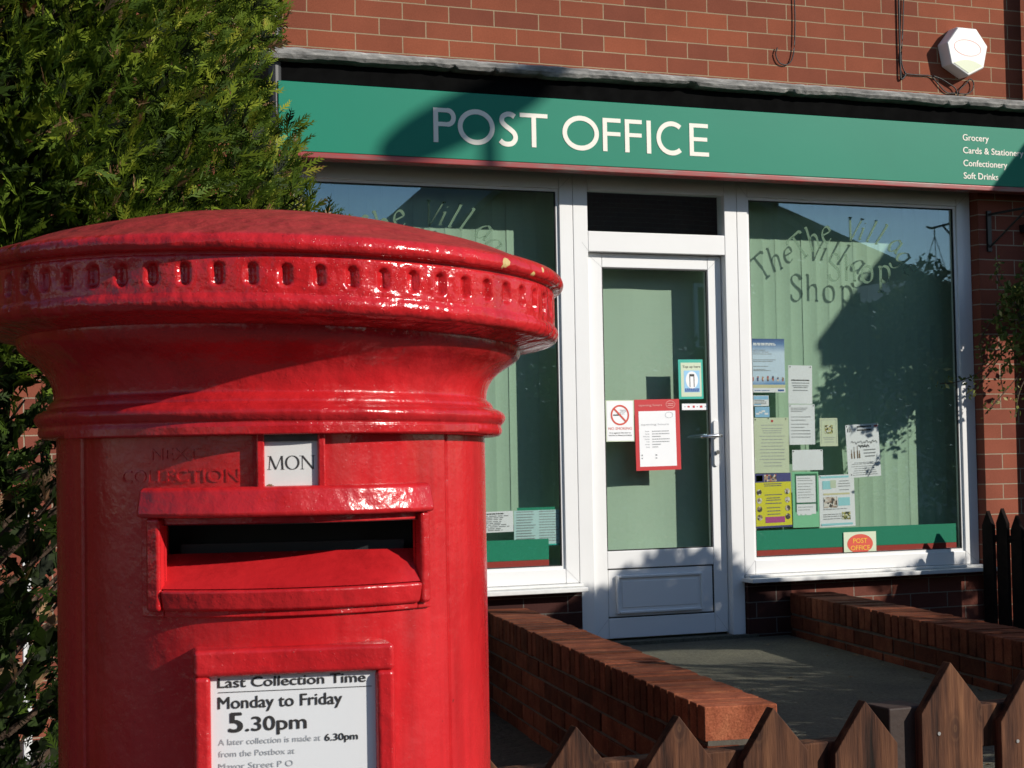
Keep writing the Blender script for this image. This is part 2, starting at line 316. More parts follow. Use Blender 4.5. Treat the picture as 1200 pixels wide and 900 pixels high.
# ---------------------------------------------------------------- mesh builder
class MB:
    def __init__(s): s.v = []; s.f = []; s.mi = []; s.tone = []; s.cur = 0; s.t = 1.0
    def add(s, vs, fs, mi=None):
        o = len(s.v); s.v += [tuple(v) for v in vs]; s.tone += [s.t]*len(vs)
        for f in fs: s.f.append(tuple(i+o for i in f)); s.mi.append(s.cur if mi is None else mi)
    def box(s, x0, x1, y0, y1, z0, z1, mi=None):
        vs = [(x, y, z) for x in (x0, x1) for y in (y0, y1) for z in (z0, z1)]
        s.add(vs, [(0, 1, 3, 2), (4, 6, 7, 5), (0, 4, 5, 1), (2, 3, 7, 6), (0, 2, 6, 4), (1, 5, 7, 3)], mi)
    def obox(s, c, ax, ay, az, mi=None):   # oriented box: centre and half axis vectors
        c = Vector(c); ax = Vector(ax); ay = Vector(ay); az = Vector(az)
        vs = [c + i*ax + j*ay + k*az for i in (-1, 1) for j in (-1, 1) for k in (-1, 1)]
        s.add(vs, [(0, 1, 3, 2), (4, 6, 7, 5), (0, 4, 5, 1), (2, 3, 7, 6), (0, 2, 6, 4), (1, 5, 7, 3)], mi)
    def prism(s, poly, y0, y1, mi=None):   # poly in xz, extruded along y
        n = len(poly)
        vs = [(x, y0, z) for x, z in poly] + [(x, y1, z) for x, z in poly]
        fs = [tuple(range(n)), tuple(range(2*n-1, n-1, -1))] + [(i, i+n, (i+1) % n+n, (i+1) % n) for i in range(n)]
        s.add(vs, fs, mi)
    def tube(s, pts, r, n=8, mi=None):
        pts = [Vector(p) for p in pts]; rs = r if isinstance(r, (list, tuple)) else [r]*len(pts)
        o = len(s.v); vs = []
        for i, p in enumerate(pts):
            d = (pts[min(i+1, len(pts)-1)] - pts[max(i-1, 0)]).normalized()
            a = d.cross(Vector((0, 0, 1)));
            if a.length < .1: a = d.cross(Vector((1, 0, 0)))
            a.normalize(); b_ = d.cross(a)
            vs += [p + rs[i]*(math.cos(2*math.pi*k/n)*a + math.sin(2*math.pi*k/n)*b_) for k in range(n)]
        fs = [(i*n+k, i*n+(k+1) % n, (i+1)*n+(k+1) % n, (i+1)*n+k) for i in range(len(pts)-1) for k in range(n)]
        fs += [tuple(range(n-1, -1, -1)), tuple((len(pts)-1)*n+k for k in range(n))]
        s.add(vs, fs, mi)
    def build(s, name, mats, parent=None, bevel=0, smooth=False, seg=2, tone=False):
        me = bpy.data.meshes.new(name); me.from_pydata(s.v, [], s.f)
        if not isinstance(mats, (list, tuple)): mats = [mats]
        for m in mats: me.materials.append(M[m] if isinstance(m, str) else m)
        if len(mats) > 1: me.polygons.foreach_set('material_index', s.mi)
        if smooth: me.polygons.foreach_set('use_smooth', [True]*len(s.f))
        if tone:
            a = me.color_attributes.new('tone', 'FLOAT_COLOR', 'POINT')
            arr = np.repeat(np.array(s.tone)[:, None], 4, 1).astype(np.float32); a.data.foreach_set('color', arr.ravel())
        import bmesh
        bm = bmesh.new(); bm.from_mesh(me); bmesh.ops.recalc_face_normals(bm, faces=bm.faces); bm.to_mesh(me); bm.free()
        me.update()
        o = bpy.data.objects.new(name, me); COL.objects.link(o)
        if parent: o.parent = parent; o.matrix_parent_inverse = Matrix.Translation(parent.location).inverted() if parent.type == 'EMPTY' else Matrix()
        if bevel:
            bv = o.modifiers.new('bevel', 'BEVEL'); bv.width = bevel; bv.segments = seg; bv.limit_method = 'ANGLE'; bv.angle_limit = R(40)
            if smooth or seg > 1: 
                me.polygons.foreach_set('use_smooth', [True]*len(me.polygons)); bv.harden_normals = True
        return o
def tag(o, label=None, cat=None, group=None, kind=None):
    if label: o['label'] = label
    if cat: o['category'] = cat
    if group: o['group'] = group
    if kind: o['kind'] = kind
    return o
def empty(name, loc, label, cat, group=None):
    o = bpy.data.objects.new(name, None); o.location = loc; o.empty_display_size = .1; COL.objects.link(o)
    return tag(o, label, cat, group)

# ---------------------------------------------------------------- text helpers
_tc = {}
def text_geo(s, bold=0.0, align='LEFT'):
    key = (s, bold)
    if key not in _tc:
        cu = bpy.data.curves.new('txt', 'FONT'); cu.body = s; cu.size = 1; cu.offset = bold; cu.resolution_u = 4
        ob = bpy.data.objects.new('txt', cu); COL.objects.link(ob)
        dg = bpy.context.evaluated_depsgraph_get(); dg.update()
        me = bpy.data.meshes.new_from_object(ob.evaluated_get(dg))
        vs = [(v.co.x, v.co.y) for v in me.vertices]; fs = [tuple(p.vertices) for p in me.polygons]
        bpy.data.objects.remove(ob); bpy.data.curves.remove(cu); bpy.data.meshes.remove(me)
        _tc[key] = (vs, fs)
    return _tc[key]
CAPH = .729
class Frame:     # flat frame: origin, u (right), v (up), n (towards the viewer)
    def __init__(s, o, u, v, n): s.o, s.u, s.v, s.n = Vector(o), Vector(u), Vector(v), Vector(n)
    def p(s, x, y, d=0): return s.o + s.u*x + s.v*y + s.n*d
def put_text(mb, fr, s, x, y, cap, width=None, d=.0008, bold=0.0, align='L', mi=None):
    vs, fs = text_geo(s, 0.0)
    if not vs: return
    if bold > 0:      # heavier weight: overlaid copies nudged sideways
        for k_, q_ in enumerate((-1, 1)):
            put_text(mb, fr, s, x + q_*bold*cap*.9, y, cap, width, d + .00004*(k_+1), 0.0, align, mi)
        put_text(mb, fr, s, x, y + bold*cap*.6, cap, width, d + .00012, 0.0, align, mi)
    sc = cap/CAPH; x0 = min(v[0] for v in vs); x1 = max(v[0] for v in vs)
    sx = sc if width is None else width/(x1-x0)
    w = (x1-x0)*sx; ox = x if align == 'L' else (x-w/2 if align == 'C' else x-w)
    mb.add([fr.p(ox+(a-x0)*sx, y+b_*sc, d) for a, b_ in vs], fs, mi)
def put_rect(mb, fr, x0, x1, y0, y1, d=.0006, mi=None):
    mb.add([fr.p(x0, y0, d), fr.p(x1, y0, d), fr.p(x1, y1, d), fr.p(x0, y1, d)], [(0, 1, 2, 3)], mi)
def put_lines(mb, fr, x0, x1, ys, h, d=.0009, seed=0, mi=None, ragged=.3, center=False):
    rr_ = random.Random(seed)
    for y in ys:
        xa, xb = x0, x1 - (x1-x0)*ragged*rr_.random()
        if center: m_ = (x0+x1)/2; hw = (xb-xa)/2; xa, xb = m_-hw, m_+hw
        x = xa
        while x < xb:
            w = (x1-x0)*(.05+.1*rr_.random()); e = min(x+w, xb)
            put_rect(mb, fr, x, e, y, y+h, d, mi); x = e+(x1-x0)*.022
def catmull(pts, n=8):
    P = [np.array(p, float) for p in pts]; P = [2*P[0]-P[1]] + P + [2*P[-1]-P[-2]]; out = []
    for i in range(1, len(P)-2):
        for k in range(n):
            t = k/n; a, b_, c, d = P[i-1:i+3]
            out.append(.5*((2*b_)+(-a+c)*t+(2*a-5*b_+4*c-d)*t*t+(-a+3*b_-3*c+d)*t**3))
    out.append(P[-2]); return [tuple(p) for p in out]
def arc(cx, cy, rx, ry, a0, a1, n=28):
    return [(cx+rx*math.cos(R(a0+(a1-a0)*k/n)), cy+ry*math.sin(R(a0+(a1-a0)*k/n))) for k in range(n+1)]
def stroke(pts, w, closed=False):      # constant or listed width -> (verts, quads)
    n = len(pts); vs = []; fs = []
    for i in range(n):
        if closed: a, b_ = pts[(i-1) % n], pts[(i+1) % n]
        else: a, b_ = pts[max(i-1, 0)], pts[min(i+1, n-1)]
        dx, dy = b_[0]-a[0], b_[1]-a[1]; L = math.hypot(dx, dy) or 1
        ww = (w[i] if isinstance(w, (list, tuple)) else w)/2
        vs += [(pts[i][0]-dy/L*ww, pts[i][1]+dx/L*ww), (pts[i][0]+dy/L*ww, pts[i][1]-dx/L*ww)]
    for i in range(n if closed else n-1):
        j = (i+1) % n; fs.append((2*i, 2*i+1, 2*j+1, 2*j))
    return vs, fs
def slab(mb, fn, vs, fs, t, mi=None):   # thick flat strokes: front and back plus rim, fn maps (x,y,d)
    n = len(vs)
    V = [fn(x, y, t) for x, y in vs] + [fn(x, y, 0) for x, y in vs]
    F = list(fs) + [tuple(i+n for i in reversed(f)) for f in fs]
    from collections import Counter
    ec = Counter(); 
    for f in fs:
        for a, b_ in zip(f, f[1:]+f[:1]): ec[frozenset((a, b_))] += 1
    for f in fs:
        for a, b_ in zip(f, f[1:]+f[:1]):
            if ec[frozenset((a, b_))] == 1: F.append((a, b_, b_+n, a+n))
    mb.add(V, F, mi)

# ---------------------------------------------------------------- camera and light
cam = bpy.data.cameras.new('camera'); co = bpy.data.objects.new('camera', cam); COL.objects.link(co)
U = Vector((0.925565, -0.001321, 0.378585)); Yc = Vector((-0.378166, 0.044015, 0.924690)); Z = Vector((-0.017886, -0.999030, 0.040240))
Mx = Matrix(((U.x, -U.y, -U.z, 0), (Yc.x, -Yc.y, -Yc.z, 0), (Z.x, -Z.y, -Z.z, 1.45), (0, 0, 0, 1)))
co.matrix_world = Mx
cam.sensor_width = 36; cam.lens = 2061.2/1200*36; cam.clip_end = 500; cam.clip_start = .05
cam.dof.use_dof = True; cam.dof.focus_distance = 3.6; cam.dof.aperture_fstop = 40
scene.camera = co
w = bpy.data.worlds.new('World'); scene.world = w; w.use_nodes = True
nt = w.node_tree; sky = nt.nodes.new('ShaderNodeTexSky'); sky.sky_type = 'NISHITA'; sky.sun_disc = False
sky.sun_elevation = R(24.5); sky.sun_rotation = R(137.4); sky.air_density = 1.0; sky.dust_density = .15; sky.ozone_density = 2.6
bg = nt.nodes['Background']; nt.links.new(sky.outputs[0], bg.inputs[0]); bg.inputs[1].default_value = .12
sl = bpy.data.lights.new('sun', 'SUN'); sl.energy = 4.8; sl.angle = R(.53); sl.color = (1, .94, .85)
so = bpy.data.objects.new('sun', sl); COL.objects.link(so); so.rotation_euler = SUN.to_track_quat('Z', 'Y').to_euler(); so.location = (10, -10, 8)
scene.view_settings.view_transform = 'Standard'; scene.view_settings.look = 'None'; scene.view_settings.exposure = 0; scene.view_settings.gamma = 1
scene.render.engine = 'CYCLES'; scene.cycles.max_bounces = 6; scene.cycles.transparent_max_bounces = 12
scene.cycles.use_denoising = True; scene.cycles.caustics_reflective = False; scene.cycles.caustics_refractive = False

# ---------------------------------------------------------------- setting
def sheet(name, x0, x1, y0, y1, z, mat, label=None):
    m = MB(); m.add([(x0, y0, z), (x1, y0, z), (x1, y1, z), (x0, y1, z)], [(0, 1, 2, 3)])
    return tag(m.build(name, mat), kind='structure', label=label)
sheet('ground', -150, 150, -150, 150, -.16, 'ground')
sheet('road', -60, 60, -8.2, -1.4, -.125, 'asphalt')
m = MB(); 
for k in range(-10, 12): m.box(k*5, k*5+2.2, -4.85, -4.75, -.124, -.1205)
tag(m.build('road_markings', 'line'), kind='structure')
m = MB(); m.box(-60, 60, -1.25, 2.42, -.3, 0); m.box(-60, 60, -1.4, -1.252, -.3, -.002)
m.box(-60, 60, -10.2, -8.35, -.3, 0); m.box(-60, 60, -8.348, -8.2, -.3, -.002)
tag(m.build('pavement', 'pavement', bevel=.01), kind='structure')
LW = lambda y: 3.069 + (y-7.85)*.1829       # left garden wall, outer (left) edge
RW = lambda y: 4.815 + (y-7.91)*.1897       # right garden wall, inner edge
m = MB(); m.box(-6, 14, 2.44, 7.995, -.3, .238)
tag(m.build('garden_ground', 'soil'), kind='structure')
m = MB()
poly = [(LW(2.75)+.02, 2.75), (RW(2.75)-.003, 2.75), (RW(8.1)-.003, 8.1), (LW(8.1)+.02, 8.1)]
m.add([(x, y, .24) for x, y in poly]+[(x, y, .48) for x, y in poly], [(3, 2, 1, 0), (4, 5, 6, 7), (0, 1, 5, 4), (1, 2, 6, 5), (2, 3, 7, 6), (3, 0, 4, 7)])
tag(m.build('path', 'path'), kind='structure')

m = MB(); rl = random.Random(5)
for k in range(90):
    y = rl.uniform(4.2, 7.9); e_ = rl.random(); x = (LW(y)+.26+e_*e_*.5) if rl.random() < .5 else (RW(y)-.03-e_*e_*1.1)
    a_ = rl.uniform(0, 6.28); s_ = rl.uniform(.008, .022); c_, d_ = math.cos(a_)*s_, math.sin(a_)*s_
    m.add([(x-c_, y-d_, .483), (x+d_*.5, y-c_*.5, .483+rl.uniform(0, .006)), (x+c_, y+d_, .484), (x-d_*.5, y+c_*.5, .483+rl.uniform(0, .006))], [(0, 1, 2, 3)])
tag(m.build('leaf_litter', 'ink_brown'), 'small dry leaves and bits scattered along the edges of the path', 'leaf litter', kind='stuff')

# ---------------------------------------------------------------- shop building
BLD = empty('shop_building', (4.1, 8, .24), 'red brick shop with two wide white windows, a white door and a grey ledge', 'shop')
FY = 8.0
m = MB()
m.box(2.11, 12, FY, 8.35, 3.36, 8.2)                       # wall above the shopfront
m.build('upper_wall', 'brick', BLD)
m = MB(); m.box(6.085, 12, FY, 8.35, .1, 3.20); m.build('brick_pier', 'brick_pier', BLD)
m = MB(); m.box(1.92, 2.183, FY+.004, 8.35, .1, 3.20); m.build('brick_pier', 'brick_pier', BLD)
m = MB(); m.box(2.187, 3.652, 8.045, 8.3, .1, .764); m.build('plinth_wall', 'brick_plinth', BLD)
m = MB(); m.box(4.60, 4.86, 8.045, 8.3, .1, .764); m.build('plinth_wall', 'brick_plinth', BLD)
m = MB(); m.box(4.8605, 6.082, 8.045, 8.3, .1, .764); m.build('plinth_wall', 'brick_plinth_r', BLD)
m = MB(); m.box(1.95, 12, 7.868, 8.34, 3.201, 3.289); m.build('gap_shade_board', 'gap_shade_black', BLD)  # matt black block stands in for the shaded gap under the ledge
# projecting ledge with a broken lower edge
m = MB(); n = 260; prof = []
for i in range(n+1):
    x = 2.02 + (12-2.02)*i/n if i > 180 else 2.02 + (6.7-2.02)*i/180
    if i > 180: x = 6.7 + (12-6.7)*(i-180)/(n-180)
    e = .003*math.sin(x*5.1)+.003*math.sin(x*13.7+1)+random.uniform(-.0025, .0025) + (.010 if random.random() < .05 else 0)
    t = random.uniform(-.002, .002)
    prof.append([(x, 8.0, 3.357), (x, 7.84, 3.352+t), (x, 7.805, 3.343+t), (x, 7.80, 3.335+t), (x, 7.803+t, 3.315+e*.4), (x, 7.815, 3.300+e), (x, 7.86, 3.292+e*.6), (x, 8.0, 3.292)])
vs = [p for r_ in prof for p in r_]; fs = [(i*8+k, i*8+(k+1) % 8, (i+1)*8+(k+1) % 8, (i+1)*8+k) for i in range(n) for k in range(8)]
m.add(vs, fs + [tuple(range(7, -1, -1)), tuple(n*8+k for k in range(8))])
m.build('ledge', 'ledge', BLD)
m = MB(); m.box(2.0, 12, 8.36, 8.4, .1, 8); m.box(2.19, 6.08, 8.30, 8.355, .1, .80); m.build('interior', 'dark_inside', BLD)
# roof out of view
m = MB(); m.add([(1.9, 7.6, 8.1), (12.2, 7.6, 8.1), (12.2, 12, 11.5), (1.9, 12, 11.5), (1.9, 7.6, 8.25), (12.2, 7.6, 8.25), (12.2, 12, 11.65), (1.9, 12, 11.65)],
    [(0, 1, 2, 3), (4, 7, 6, 5), (0, 4, 5, 1), (1, 5, 6, 2), (2, 6, 7, 3), (3, 7, 4, 0)]); m.build('roof', 'slate', BLD)

def win_frame(m, x0, x1, z0, z1, gx0, gx1, gz0, gz1, y0, y1):
    """mitred-looking frame: four members between the outer and glass rectangles"""
    m.box(x0, gx0, y0, y1, z0, z1); m.box(gx1, x1, y0, y1, z0, z1)
    m.box(gx0+.0005, gx1-.0005, y0+.0005, y1, z0, gz0); m.box(gx0+.0005, gx1-.0005, y0+.0005, y1, gz1, z1)
WZ0, WZ1 = .876, 2.787
def shop_window(x0, x1, gx0, gx1):
    m = MB(); win_frame(m, x0, x1, .803, 2.905, gx0, gx1, WZ0, WZ1, 8.07, 8.14)
    wnd = m.build('window', 'white_upvc', BLD, bevel=.004)
    # glazing bead
    m = MB(); b_ = .014
    for (a, c, d, e) in ((gx0, gx0+b_, WZ0, WZ1), (gx1-b_, gx1, WZ0, WZ1), (gx0+b_, gx1-b_, WZ0, WZ0+b_), (gx0+b_, gx1-b_, WZ1-b_, WZ1)):
        m.box(a, c, 8.082, 8.095, d, e)
    m.build('glazing_bead', 'white_upvc', wnd)
    m = MB(); b2 = .005
    for (a, c, d, e) in ((gx0+b_, gx0+b_+b2, WZ0+b_, WZ1-b_), (gx1-b_-b2, gx1-b_, WZ0+b_, WZ1-b_), (gx0+b_+b2, gx1-b_-b2, WZ0+b_, WZ0+b_+b2), (gx0+b_+b2, gx1-b_-b2, WZ1-b_-b2, WZ1-b_)):
        m.box(a, c, 8.085, 8.0965, d, e)
    m.build('seal', 'seal', wnd)
    m = MB(); m.box(gx0-.01, gx1+.01, 8.0972, 8.1012, WZ0-.01, WZ1+.01); m.build('glass_pane', 'glass', wnd)
    m = MB(); m.box(x0-.02, x1+(.045 if x1 > 5 else -.005), 7.955, 8.075, .766, .788); m.box(x0-.0, x1, 8.02, 8.074, .7885, .8025)
    m.build('sill', 'white_sill', wnd, bevel=.004)
    return wnd
WL = shop_window(2.187, 3.652, 2.239, 3.578)
WR = shop_window(4.5985, 6.083, 4.662, 5.992)
def mitre(parent, segs):
    m = MB()
    for (xa, za, xb, zb_, yy) in segs:
        d = Vector((xb-xa, 0, zb_-za)); L = d.length; d.normalize(); p = Vector((-d.z, 0, d.x))*.0005
        a = Vector((xa, yy, za)); b_ = Vector((xb, yy, zb_)); m.add([a-p, b_-p, b_+p, a+p], [(0, 1, 2, 3)])
    m.build('mitre_lines', 'grey_ink', parent)
mitre(WL, [(3.578, .876, 3.650, .806, 8.0688), (2.239, .876, 2.190, .806, 8.0688), (3.578, 2.787, 3.640, 2.85, 8.0688)])
mitre(WR, [(4.662, .876, 4.600, .806, 8.0688), (5.992, .876, 6.080, .806, 8.0688), (4.662, 2.787, 4.61, 2.85, 8.0688), (5.992, 2.787, 6.06, 2.85, 8.0688)])
# door set
m = MB()
m.box(3.6535, 3.735, 8.07, 8.15, .49, 2.905); m.box(4.5235, 4.597, 8.07, 8.15, .49, 2.905)
m.box(3.7355, 4.523, 8.0705, 8.15, 2.475, 2.5785); m.box(3.7355, 4.523, 8.0705, 8.15, 2.789, 2.905)
door = m.build('door', 'white_upvc', BLD, bevel=.004)
m = MB(); m.box(3.73, 4.53, 8.10, 8.106, 2.57, 2.795); m.build('transom_pane', 'glass', door)
m = MB(); m.box(3.60, 4.65, 8.03, 8.2, .44, .497); m.build('threshold', 'path', door)
m = MB()
LX0, LX1, LZ0, LZ1 = 3.738, 4.5205, .508, 2.472
m.box(LX0, 3.83, 8.115, 8.165, LZ0, LZ1); m.box(4.441, LX1, 8.115, 8.165, LZ0, LZ1)
m.box(3.8305, 4.4405, 8.1155, 8.165, LZ0, .611); m.box(3.8305, 4.4405, 8.1155, 8.165, .8615, .951); m.box(3.8305, 4.4405, 8.1155, 8.165, 2.4005, LZ1)
leaf = m.build('door_leaf', 'white_upvc', door, bevel=.004)
m = MB(); m.box(3.82, 4.45, 8.132, 8.1375, .945, 2.41); m.build('door_glass', 'glass', door)
m = MB(); s_ = .006
for (a, c, d, e) in ((3.83, 3.83+s_, .951, 2.4005), (4.441-s_, 4.441, .951, 2.4005), (3.83+s_, 4.441-s_, .951, .951+s_), (3.83+s_, 4.441-s_, 2.4005-s_, 2.4005)):
    m.box(a, c, 8.119, 8.1315, d, e)
# dark reveals round the lower panel
m.box(3.8305, 4.4405, 8.121, 8.13, .8565, .8612); m.box(4.4355, 4.4402, 8.121, 8.13, .6113, .856); m.box(3.8305, 4.435, 8.121, 8.13, .6113, .616)
m.build('seal', 'seal', door)
m = MB(); m.box(3.834, 4.435, 8.122, 8.15, .6165, .856)
m.box(3.874, 4.370, 8.112, 8.1215, .632, .826); m.build('lower_panel', 'white_upvc', door, bevel=.006, seg=3)
m = MB()
for r_ in ((3.874, 3.888, .632, .826), (4.356, 4.370, .632, .826), (3.8885, 4.3555, .632, .646), (3.8885, 4.3555, .812, .826)): m.box(r_[0], r_[1], 8.101, 8.1118, r_[2], r_[3])
m.build('panel_moulding', 'white_upvc', door, bevel=.004, seg=3)
m = MB(); m.box(3.905, 4.339, 8.1075, 8.1125, .662, .796); m.build('panel_field', 'white_upvc', door, bevel=.003)
mitre(door, [(3.83, 2.4005, 3.742, 2.470, 8.1138), (4.441, 2.4005, 4.518, 2.470, 8.1138), (3.83, .611, 3.742, .510, 8.1138), (4.441, .611, 4.518, .510, 8.1138), (3.735, 2.477, 3.70, 2.52, 8.0688)])
# handle: backplate, lever, key cylinder
m = MB(); pp = [(4.466+.015*math.cos(a), 1.545+.052*1.0+.015*math.sin(a)) for a in np.linspace(0, math.pi, 9)] + [(4.466+.015*math.cos(a), 1.385+.015*math.sin(a)) for a in np.linspace(math.pi, 2*math.pi, 9)]
m.prism(pp, 8.104, 8.116)
hd = m.build('handle_plate', 'white_upvc', door, bevel=.003)
m = MB(); m.tube([(4.466, 8.106, 1.53), (4.466, 8.055, 1.53)], .009, 12)
m.tube([(4.472, 8.055, 1.53), (4.44, 8.053, 1.531), (4.39, 8.054, 1.528), (4.352, 8.058, 1.524)], [.010, .010, .009, .007], 10)
m.build('handle_lever', 'chrome', door, smooth=True)
m = MB(); m.tube([(4.468, 8.112, 1.445), (4.468, 8.092, 1.445)], .011, 14); m.build('lock_cylinder', 'chrome', door)

# ---------------------------------------------------------------- window lettering
def pen(pts, nib=.085, ang=35, mn=.03):
    nx, ny = math.cos(R(ang))*nib/2, math.sin(R(ang))*nib/2
    n = len(pts); ws = []; 
    for i in range(n):
        a, b_ = pts[max(i-1, 0)], pts[min(i+1, n-1)]; dx, dy = b_[0]-a[0], b_[1]-a[1]; L = math.hypot(dx, dy) or 1
        ws.append(mn + abs((-dy*math.cos(R(ang))+dx*math.sin(R(ang)))/L)*nib)
    return stroke(pts, ws)
SK = {
 'T': [[(0, .86), (.04, .98), (.4, .98), (.76, .98), (.8, .86)], [(.4, .98), (.4, .5), (.4, 0)], [(.28, 0), (.54, 0)]],
 'h': [[(.02, .97), (.1, 1), (.1, .5), (.1, 0)], 'c', [(.1, .42), (.2, .57), (.34, .6), (.44, .5), (.45, .25), (.45, 0)], [(.38, 0), (.54, .02)]],
 'e': ['c', [(.06, .3), (.24, .34), (.42, .40), (.37, .56), (.24, .6), (.09, .48), (.05, .27), (.12, .06), (.27, 0), (.44, .12)]],
 'V': [[(.0, 1), (.15, .5), (.3, 0)], [(.3, 0), (.45, .5), (.62, 1)], [(-.08, 1), (.1, 1)], [(.54, 1), (.72, 1)]],
 'i': [[(.02, .54), (.12, .6), (.12, .3), (.12, 0)], [(.12, 0), (.22, .06)], [(.10, .80), (.15, .84)]],
 'l': [[(.02, .96), (.12, 1), (.12, .5), (.12, 0)], [(.12, 0), (.22, .06)]],
 'a': ['c', [(.40, .55), (.24, .6), (.08, .42), (.05, .2), (.15, .01), (.28, .04), (.41, .24)], [(.43, .6), (.42, .3), (.44, .04)], [(.44, .02), (.54, .08)]],
 'g': ['c', [(.40, .55), (.24, .6), (.08, .42), (.05, .22), (.15, .05), (.28, .08), (.41, .26)], 'c', [(.43, .6), (.43, .2), (.40, -.2), (.26, -.36), (.06, -.30)]],
 'S': ['c', [(.46, .80), (.40, .95), (.25, 1), (.09, .90), (.08, .72), (.25, .55), (.42, .40), (.46, .2), (.36, .04), (.2, 0), (.06, .08), (.02, .24)]],
 'o': ['c', [(.25, .6), (.09, .52), (.04, .3), (.10, .07), (.26, 0), (.42, .08), (.48, .3), (.42, .53), (.25, .6)]],
 'p': [[(.0, .56), (.1, .6), (.1, .2), (.1, -.34)], 'c', [(.1, .48), (.22, .6), (.4, .57), (.49, .38), (.45, .12), (.3, 0), (.1, .1)], [(-.02, -.34), (.22, -.34)]],
}
def put_glyph(mb, ch, cx, cz, h, rot, slant, nib, y):
    cur = False
    for s in SK[ch]:
        if s == 'c': cur = True; continue
        pts = catmull(s, 6) if cur else catmull(s, 2) if len(s) > 2 else s
        cur = False
        vs, fs = pen(pts, nib)
        def fn(a, b_, d):
            a -= .26; b_ -= (.5 if ch in 'ThVilS' else .3)
            a += slant*b_; a *= h; b_ *= h
            return (cx + a*math.cos(R(rot)) - b_*math.sin(R(rot)), y-d, cz + a*math.sin(R(rot)) + b_*math.cos(R(rot)))
        slab(mb, fn, vs, fs, .0006)
def village(parent, dx, name='lettering'):
    m = MB(); y = 8.0968
    L = [('T', 4.975, 2.525, .135, 38, .0, .10), ('h', 5.075, 2.585, .135, 24, .12, .09), ('e', 5.165, 2.607, .135, 14, .1, .08),
         ('V', 5.330, 2.640, .125, -4, .22, .07), ('i', 5.413, 2.637, .120, -10, .28, .08), ('l', 5.470, 2.629, .130, -14, .3, .08), ('l', 5.532, 2.611, .130, -20, .3, .08),
         ('a', 5.602, 2.556, .135, -30, .2, .08), ('g', 5.650, 2.492, .135, -44, .2, .08), ('e', 5.697, 2.428, .135, -54, .2, .08),
         ('S', 5.208, 2.430, .145, 0, 0, .10), ('h', 5.305, 2.430, .145, 0, 0, .10), ('o', 5.415, 2.398, .148, 0, 0, .10), ('p', 5.525, 2.398, .148, 0, 0, .10)]
    for ch, x, z, h, r_, sl_, nb in L: put_glyph(m, ch, x+dx, z, h, r_, sl_, nb, y)
    return m.build(name, 'frost', parent)
village(WR, 0); village(WL, -2.425)
# green and red film strips along the bottom of each pane
for W_, xa, xb in ((WR, 4.675, 5.955), (WL, 2.255, 3.50)):
    m = MB(); m.box(xa, xb, 8.1018, 8.1028, .925, 1.028); m.build('green_strip', 'strip_green', W_)
    m = MB(); m.box(xa, xb, 8.1018, 8.1028, .893, .9235); m.build('red_strip', 'strip_red', W_)

# ---------------------------------------------------------------- blinds
def blind(name, x0, x1, label):
    m = MB(); pitch = .083; k = 0; x = x0
    root = empty(name, ((x0+x1)/2, 8.26, .8), label, 'window blind')
    while x < x1-.02:
        w_ = pitch+.008; tw = random.uniform(-.0015, .0015); y = 8.252 + (k % 2)*.0009
        n = 5; pr = [(x + w_*i/n, y + .0032*math.sin(math.pi*i/n) + tw*(i/n)) for i in range(n+1)]
        vs = []; 
        for (a, b_) in pr: vs += [(a, b_, .80), (a, b_, 2.86)]
        for (a, b_) in pr: vs += [(a, b_+.0005, .80), (a, b_+.0005, 2.86)]
        q_ = 2*(n+1)
        fs = [(2*i, 2*i+2, 2*i+3, 2*i+1) for i in range(n)] + [(q_+2*i, q_+2*i+1, q_+2*i+3, q_+2*i+2) for i in range(n)]
        m.add(vs, fs); x += pitch; k += 1
    m.build('slats', 'blind', root)
    m = MB(); m.box(x0, x1, 8.235, 8.275, 2.862, 2.9); m.build('head_rail', 'white_upvc', root)
blind('vertical_blind', 2.20, 3.66, 'pale green vertical slat blind behind the left shop window beside the box')
blind('vertical_blind', 4.60, 6.075, 'pale green vertical slat blind behind the right shop window with the notices')
root = empty('roller_blind', (4.13, 8.262, .8), 'plain smooth pale green blind hanging behind the door glass', 'door blind')
m = MB(); n = 14
vs = []
for i in range(n+1):
    x = 3.755 + (4.50-3.755)*i/n; y = 8.262 + .003*math.sin(i*.9)
    vs += [(x, y, .60), (x, y+.001, 2.47), (x, y+.0015, .60), (x, y+.0025, 2.47)]
m.add(vs, [(4*i, 4*i+4, 4*i+5, 4*i+1) for i in range(n)] + [(4*i+2, 4*i+3, 4*i+7, 4*i+6) for i in range(n)])
m.build('fabric', 'blind_door', root)
m = MB(); m.tube([(3.75, 8.27, 2.485), (4.50, 8.27, 2.485)], .016, 10); m.build('roller', 'white_upvc', root)

